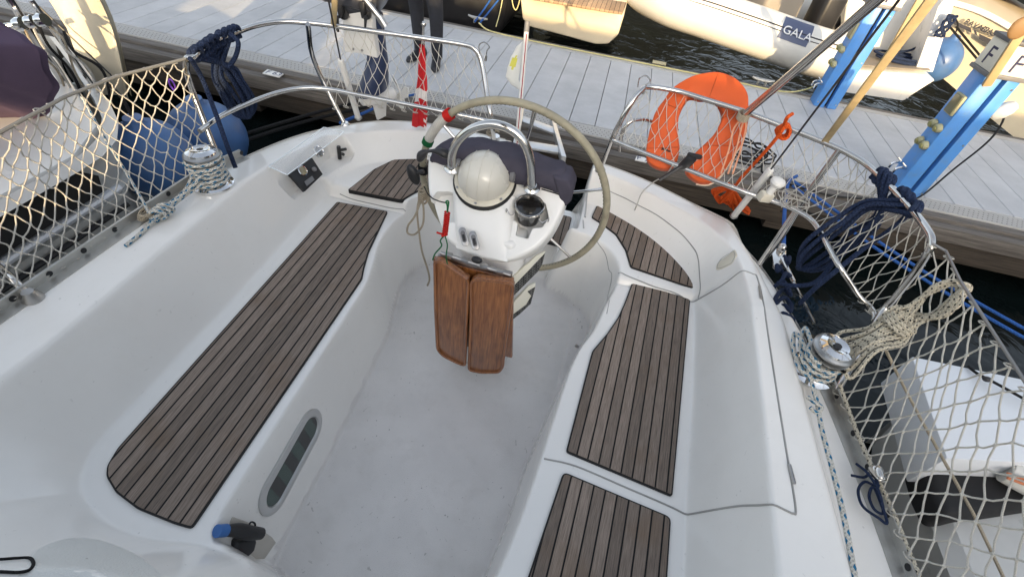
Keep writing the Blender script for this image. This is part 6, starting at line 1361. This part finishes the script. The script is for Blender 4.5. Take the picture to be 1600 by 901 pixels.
for k in range(24):
    for i in range(18):
        t, u = k / 24, i / 18
        wht = (.46 < t < .60 and .2 < u < .98) or (t > .78 and .28 < u < .55) or (t > .82 and (.80 < u < .96) and (int(t * 40) + i) % 3) or (.60 <= t < .66 and .5 < u < .7)
        b.mi = 1 if wht else 0; b.add([rows[k][i], rows[k][i + 1], rows[k + 1][i + 1], rows[k + 1][i]], [(0, 1, 2, 3)])
cl = b.build('flag_cloth', [FR, FW], ens, sharp=180)
db = thing('danbuoy', 'white pole with red line and furled pale flag standing behind the wheel', 'marker pole', tuple(P(806, 240, .62)))
d0, d1 = P(806, 240, .62), PY(824, 34, 2.62)
b = B(); b.tube([d0, d0.lerp(d1, .93)], .0125, 12); b.build('pole', WHITEP, db)
b = B(); b.tube([d0.lerp(d1, .93), d1], .0135, 12); b.build('pole_cap', GREYP, db)
b = B(); n_ = Vector((.3, -.95, 0)); b.tube([d0.lerp(d1, .02) + n_ * .0115, d0.lerp(d1, .92) + n_ * .0115], .003, 6); b.build('red_line', nmat('red_thread', (.30, .02, .03), .7), db)
rows = []
fl = [(822, 62, .004), (814, 74, .02), (806, 90, .03), (801, 108, .036), (800, 122, .036), (806, 134, .026), (813, 140, .012)]
for x, y, w_ in fl:
    c = PY(x, y, 2.66); rows.append([c + Vector((w_ * math.cos(a) * (1 + .2 * math.sin(3 * a + y)), .35 * w_ * math.sin(a), 0)) for a in [i * math.pi / 9 for i in range(18)]])
b = B(); b.mi = 0
R2 = []
for k in range(len(rows) - 1):
    for s in range(4): R2.append([a.lerp(c, s / 4) for a, c in zip(rows[k], rows[k + 1])])
R2.append(rows[-1])
for k in range(len(R2) - 1):
    for i in range(18):
        b.mi = 1 if ((k in (7, 8, 9, 10, 11) and i == 13) or (k in (8, 9, 10) and i in (12, 14))) else 0
        b.add([R2[k][i], R2[k][(i + 1) % 18], R2[k + 1][(i + 1) % 18], R2[k + 1][i]], [(0, 1, 2, 3)])
b.build('flag', [nmat('flag_pale', (.68, .69, .66), .75, var=.06, bump=.2, bscale=40), nmat('flag_yellow', (.60, .58, .10), .75)], db, sharp=180)
an = thing('antenna', 'white mushroom antenna on a bracket beside the right backstay', 'antenna', tuple(P(1197, 312, .9)))
c = P(1215, 285, 1.0); b = B(); b.lathe([(0, -.018), (.024, -.016), (.032, 0), (.029, .011), (.016, .019), (0, .021)], c, (.1, -.1, 1), 24); b.build('dome', WHITEP, an)
b = B(); b.lathe([(0, -.075), (.016, -.075), (.014, -.01), (0, -.01)], c, (.1, -.1, 1), 14); b.build('stem', WHITEP, an)
b = B(); b.box(P(1196, 307, .92), (.06, .04, .045), (.1, .1, .35), bev=.008); b.build('bracket', CREAMP, an)
rn = random.Random(21); b = B(); pts = [P(1215 + 50 * rn.random(), 296 + 30 * rn.random(), .90 + .06 * rn.random()) for _ in range(22)]; b.tube(catmull(pts, 5), .0025, 5); tag(b.build('tangled_cord', ROPE_WHITE), 'tangle of thin white cord beside the mushroom antenna', 'cord')
for k, (x, y) in enumerate(((756, 76), (1006, 128))):
    b = B(); p = P(x, y, 1.18); b.tube(catmull([p + Vector((-.02, 0, -.03)), p + Vector((-.024, 0, .01)), p + Vector((.0, 0, .028)), p + Vector((.026, 0, .012)), p + Vector((.016, 0, -.008)), p + Vector((.014, 0, -.03))], 5), .003, 6)
    b.tube([p + Vector((.014, 0, -.03)), p + Vector((.012, 0, -.055))], .006, 8); tag(b.build('snap_hook', SS), ['steel snap hook on the end of the left pushpit', 'steel snap hook on the end of the right pushpit'][k], 'hook')
b = B(); rn = random.Random(31); c = P(770, 208, .72)
for k in range(5): b.tube([c + Vector((.022 * math.cos(a) + .006 * k - .012, .018 * math.sin(a), .012 * math.sin(a + k) + .006 * k)) for a in [i * math.pi / 7 for i in range(15)]], .0045, 6)
tag(b.build('rope_knot', ROPE_TAN), 'tan knot round the foot of the left pushpit behind the grab rail', 'knot')

# ---- small lines on the wheel and pedestal
def Yp(x, y, Y): return PY(x, y, Y)
b = B(); b.tube(catmull([Yp(664, 288, 1.60), Yp(656, 296, 1.6), Yp(655, 312, 1.58), Yp(664, 318, 1.57), Yp(670, 306, 1.58), Yp(664, 298, 1.58), Yp(657, 316, 1.56), Yp(648, 338, 1.54), Yp(638, 352, 1.53), Yp(637, 364, 1.53), Yp(648, 366, 1.53), Yp(660, 352, 1.54), Yp(662, 330, 1.55), Yp(658, 305, 1.57), Yp(652, 330, 1.56), Yp(656, 372, 1.52), Yp(660, 395, 1.5), Yp(668, 420, 1.48), Yp(671, 436, 1.46), Yp(668, 446, 1.46)], 7), .0046, 7)
for k in range(4): b.tube([Yp(660, 300 + k * 3.4, 1.575) + Vector((.016 * math.cos(a), .016 * math.sin(a), .003 * math.cos(a))) for a in [i * math.pi / 6 for i in range(13)]], .0044, 6)
tag(b.build('tied_line', ROPE_TAN), 'thin tan line tied in a hank hanging from the left of the wheel', 'rope')
line('black_cord', [Yp(663, 292, 1.56), Yp(668, 302, 1.5), Yp(676, 310, 1.44), Yp(688, 315, 1.36), Yp(699, 317, 1.325)], .0024, ROPE_BLACK, 'thin black cord running from wheel to the red lanyard', 'cord')
b = B(); A_, C_ = Yp(699, 331, 1.315), Yp(695, 367, 1.285); d = (C_ - A_).normalized(); u = d.orthogonal().normalized(); w_ = d.cross(u)
b.tube([A_ + (C_ - A_) * (i / 132) + (u * math.cos(i * math.pi / 6) + w_ * math.sin(i * math.pi / 6)) * .0082 for i in range(133)], .0036, 6); b.tube([C_, Yp(682, 363, 1.28)], .0036, 6); b.tube([Yp(697, 366, 1.28), Yp(690, 369, 1.278)], .0036, 6)
lan = tag(b.build('lanyard', ROPE_RED), 'red braided lanyard with green loops hanging on the pedestal', 'lanyard')
b = B(); b.tube(catmull([A_, Yp(699, 322, 1.318), Yp(697, 315, 1.325), Yp(701, 315, 1.325), Yp(700, 325, 1.318), A_], 4), .0032, 6)
b.tube(catmull([C_, Yp(688, 376, 1.27), Yp(690, 384, 1.26), Yp(680, 396, 1.25), Yp(676, 406, 1.245)], 5), .0026, 6); b.tube(catmull([C_, Yp(697, 374, 1.27), Yp(699, 384, 1.26), Yp(697, 400, 1.25), Yp(699, 412, 1.25)], 5), .0026, 6); b.build('green_loop', ROPE_GREEN, lan)
b = B(); b.ball(Yp(646, 273, 1.66), .026, .02, .05, (0, -.35, 0), n=18); b.tube([Yp(650, 270, 1.66), Yp(662, 268, 1.66)], .010, 8); tag(b.build('control_knob', BLACK), 'black control paddle left of the wheel rim', 'paddle')
# ---- loose things in the foreground
p = [D(x, y, .004) for x, y in [(-40, 876), (0, 874), (30, 872), (48, 872), (54, 880), (48, 890), (30, 894), (0, 893), (-40, 892)]]
b = B(); b.tube(catmull(p, 6), .0035, 7); tag(b.build('cord_loop', ROPE_BLACK), 'loop of thin black cord on the white moulding at bottom left', 'cord')
line('mast_line', [P(128, 152, 1.0), P(165, 218, .92), P(196, 268, .84), P(222, 312, .78), P(232, 332, .76)], .0052, ROPE_FLECK, 'flecked line slanting down through the left net', 'rope')
b = B(); c = P(229, 335, .75)
for k in range(4): b.tube([c + Vector((.020 * math.cos(a) + .005 * k - .01, .026 * math.sin(a), .012 * math.sin(a + k))) for a in [i * math.pi / 6 for i in range(13)]], .005, 6)
tag(b.build('rope_knot', ROPE_TAN), 'tan knot on the left toe rail beside the winch rope', 'knot')
# ---- unseen dark slope added beyond the harbour to darken the water's reflections
hr = random.Random(14); rows = []
for k in range(9):
    y = 60 + k * 14; rows.append([Vector((x * 12, y + 6 * math.sin(x * .7), -3 + (5.2 * k ** 1.15) * (1 + .18 * math.sin(x * .6 + k) + .1 * math.sin(x * 1.7)))) for x in range(-26, 27)])
b = B(); b.loft(rows); tag(b.build('shade_hills', nmat('shade_hill_dark', (.012, .014, .009), .95, var=.5, scale=.12), origin=(0, 60, 0)), kind='structure')

rows = []  # second unseen slope, added to cut sky light from the right
for k in range(7):
    x = 26 + k * 9; rows.append([Vector((x + 4 * math.sin(y * .5), y * 8, -3 + 5.0 * k ** 1.1 * (1 + .16 * math.sin(y * .8 + k)))) for y in range(-10, 11)])
b = B(); b.loft(rows); tag(b.build('shade_hills', MATS['shade_hill_dark'], origin=(40, 0, 0)), kind='structure')
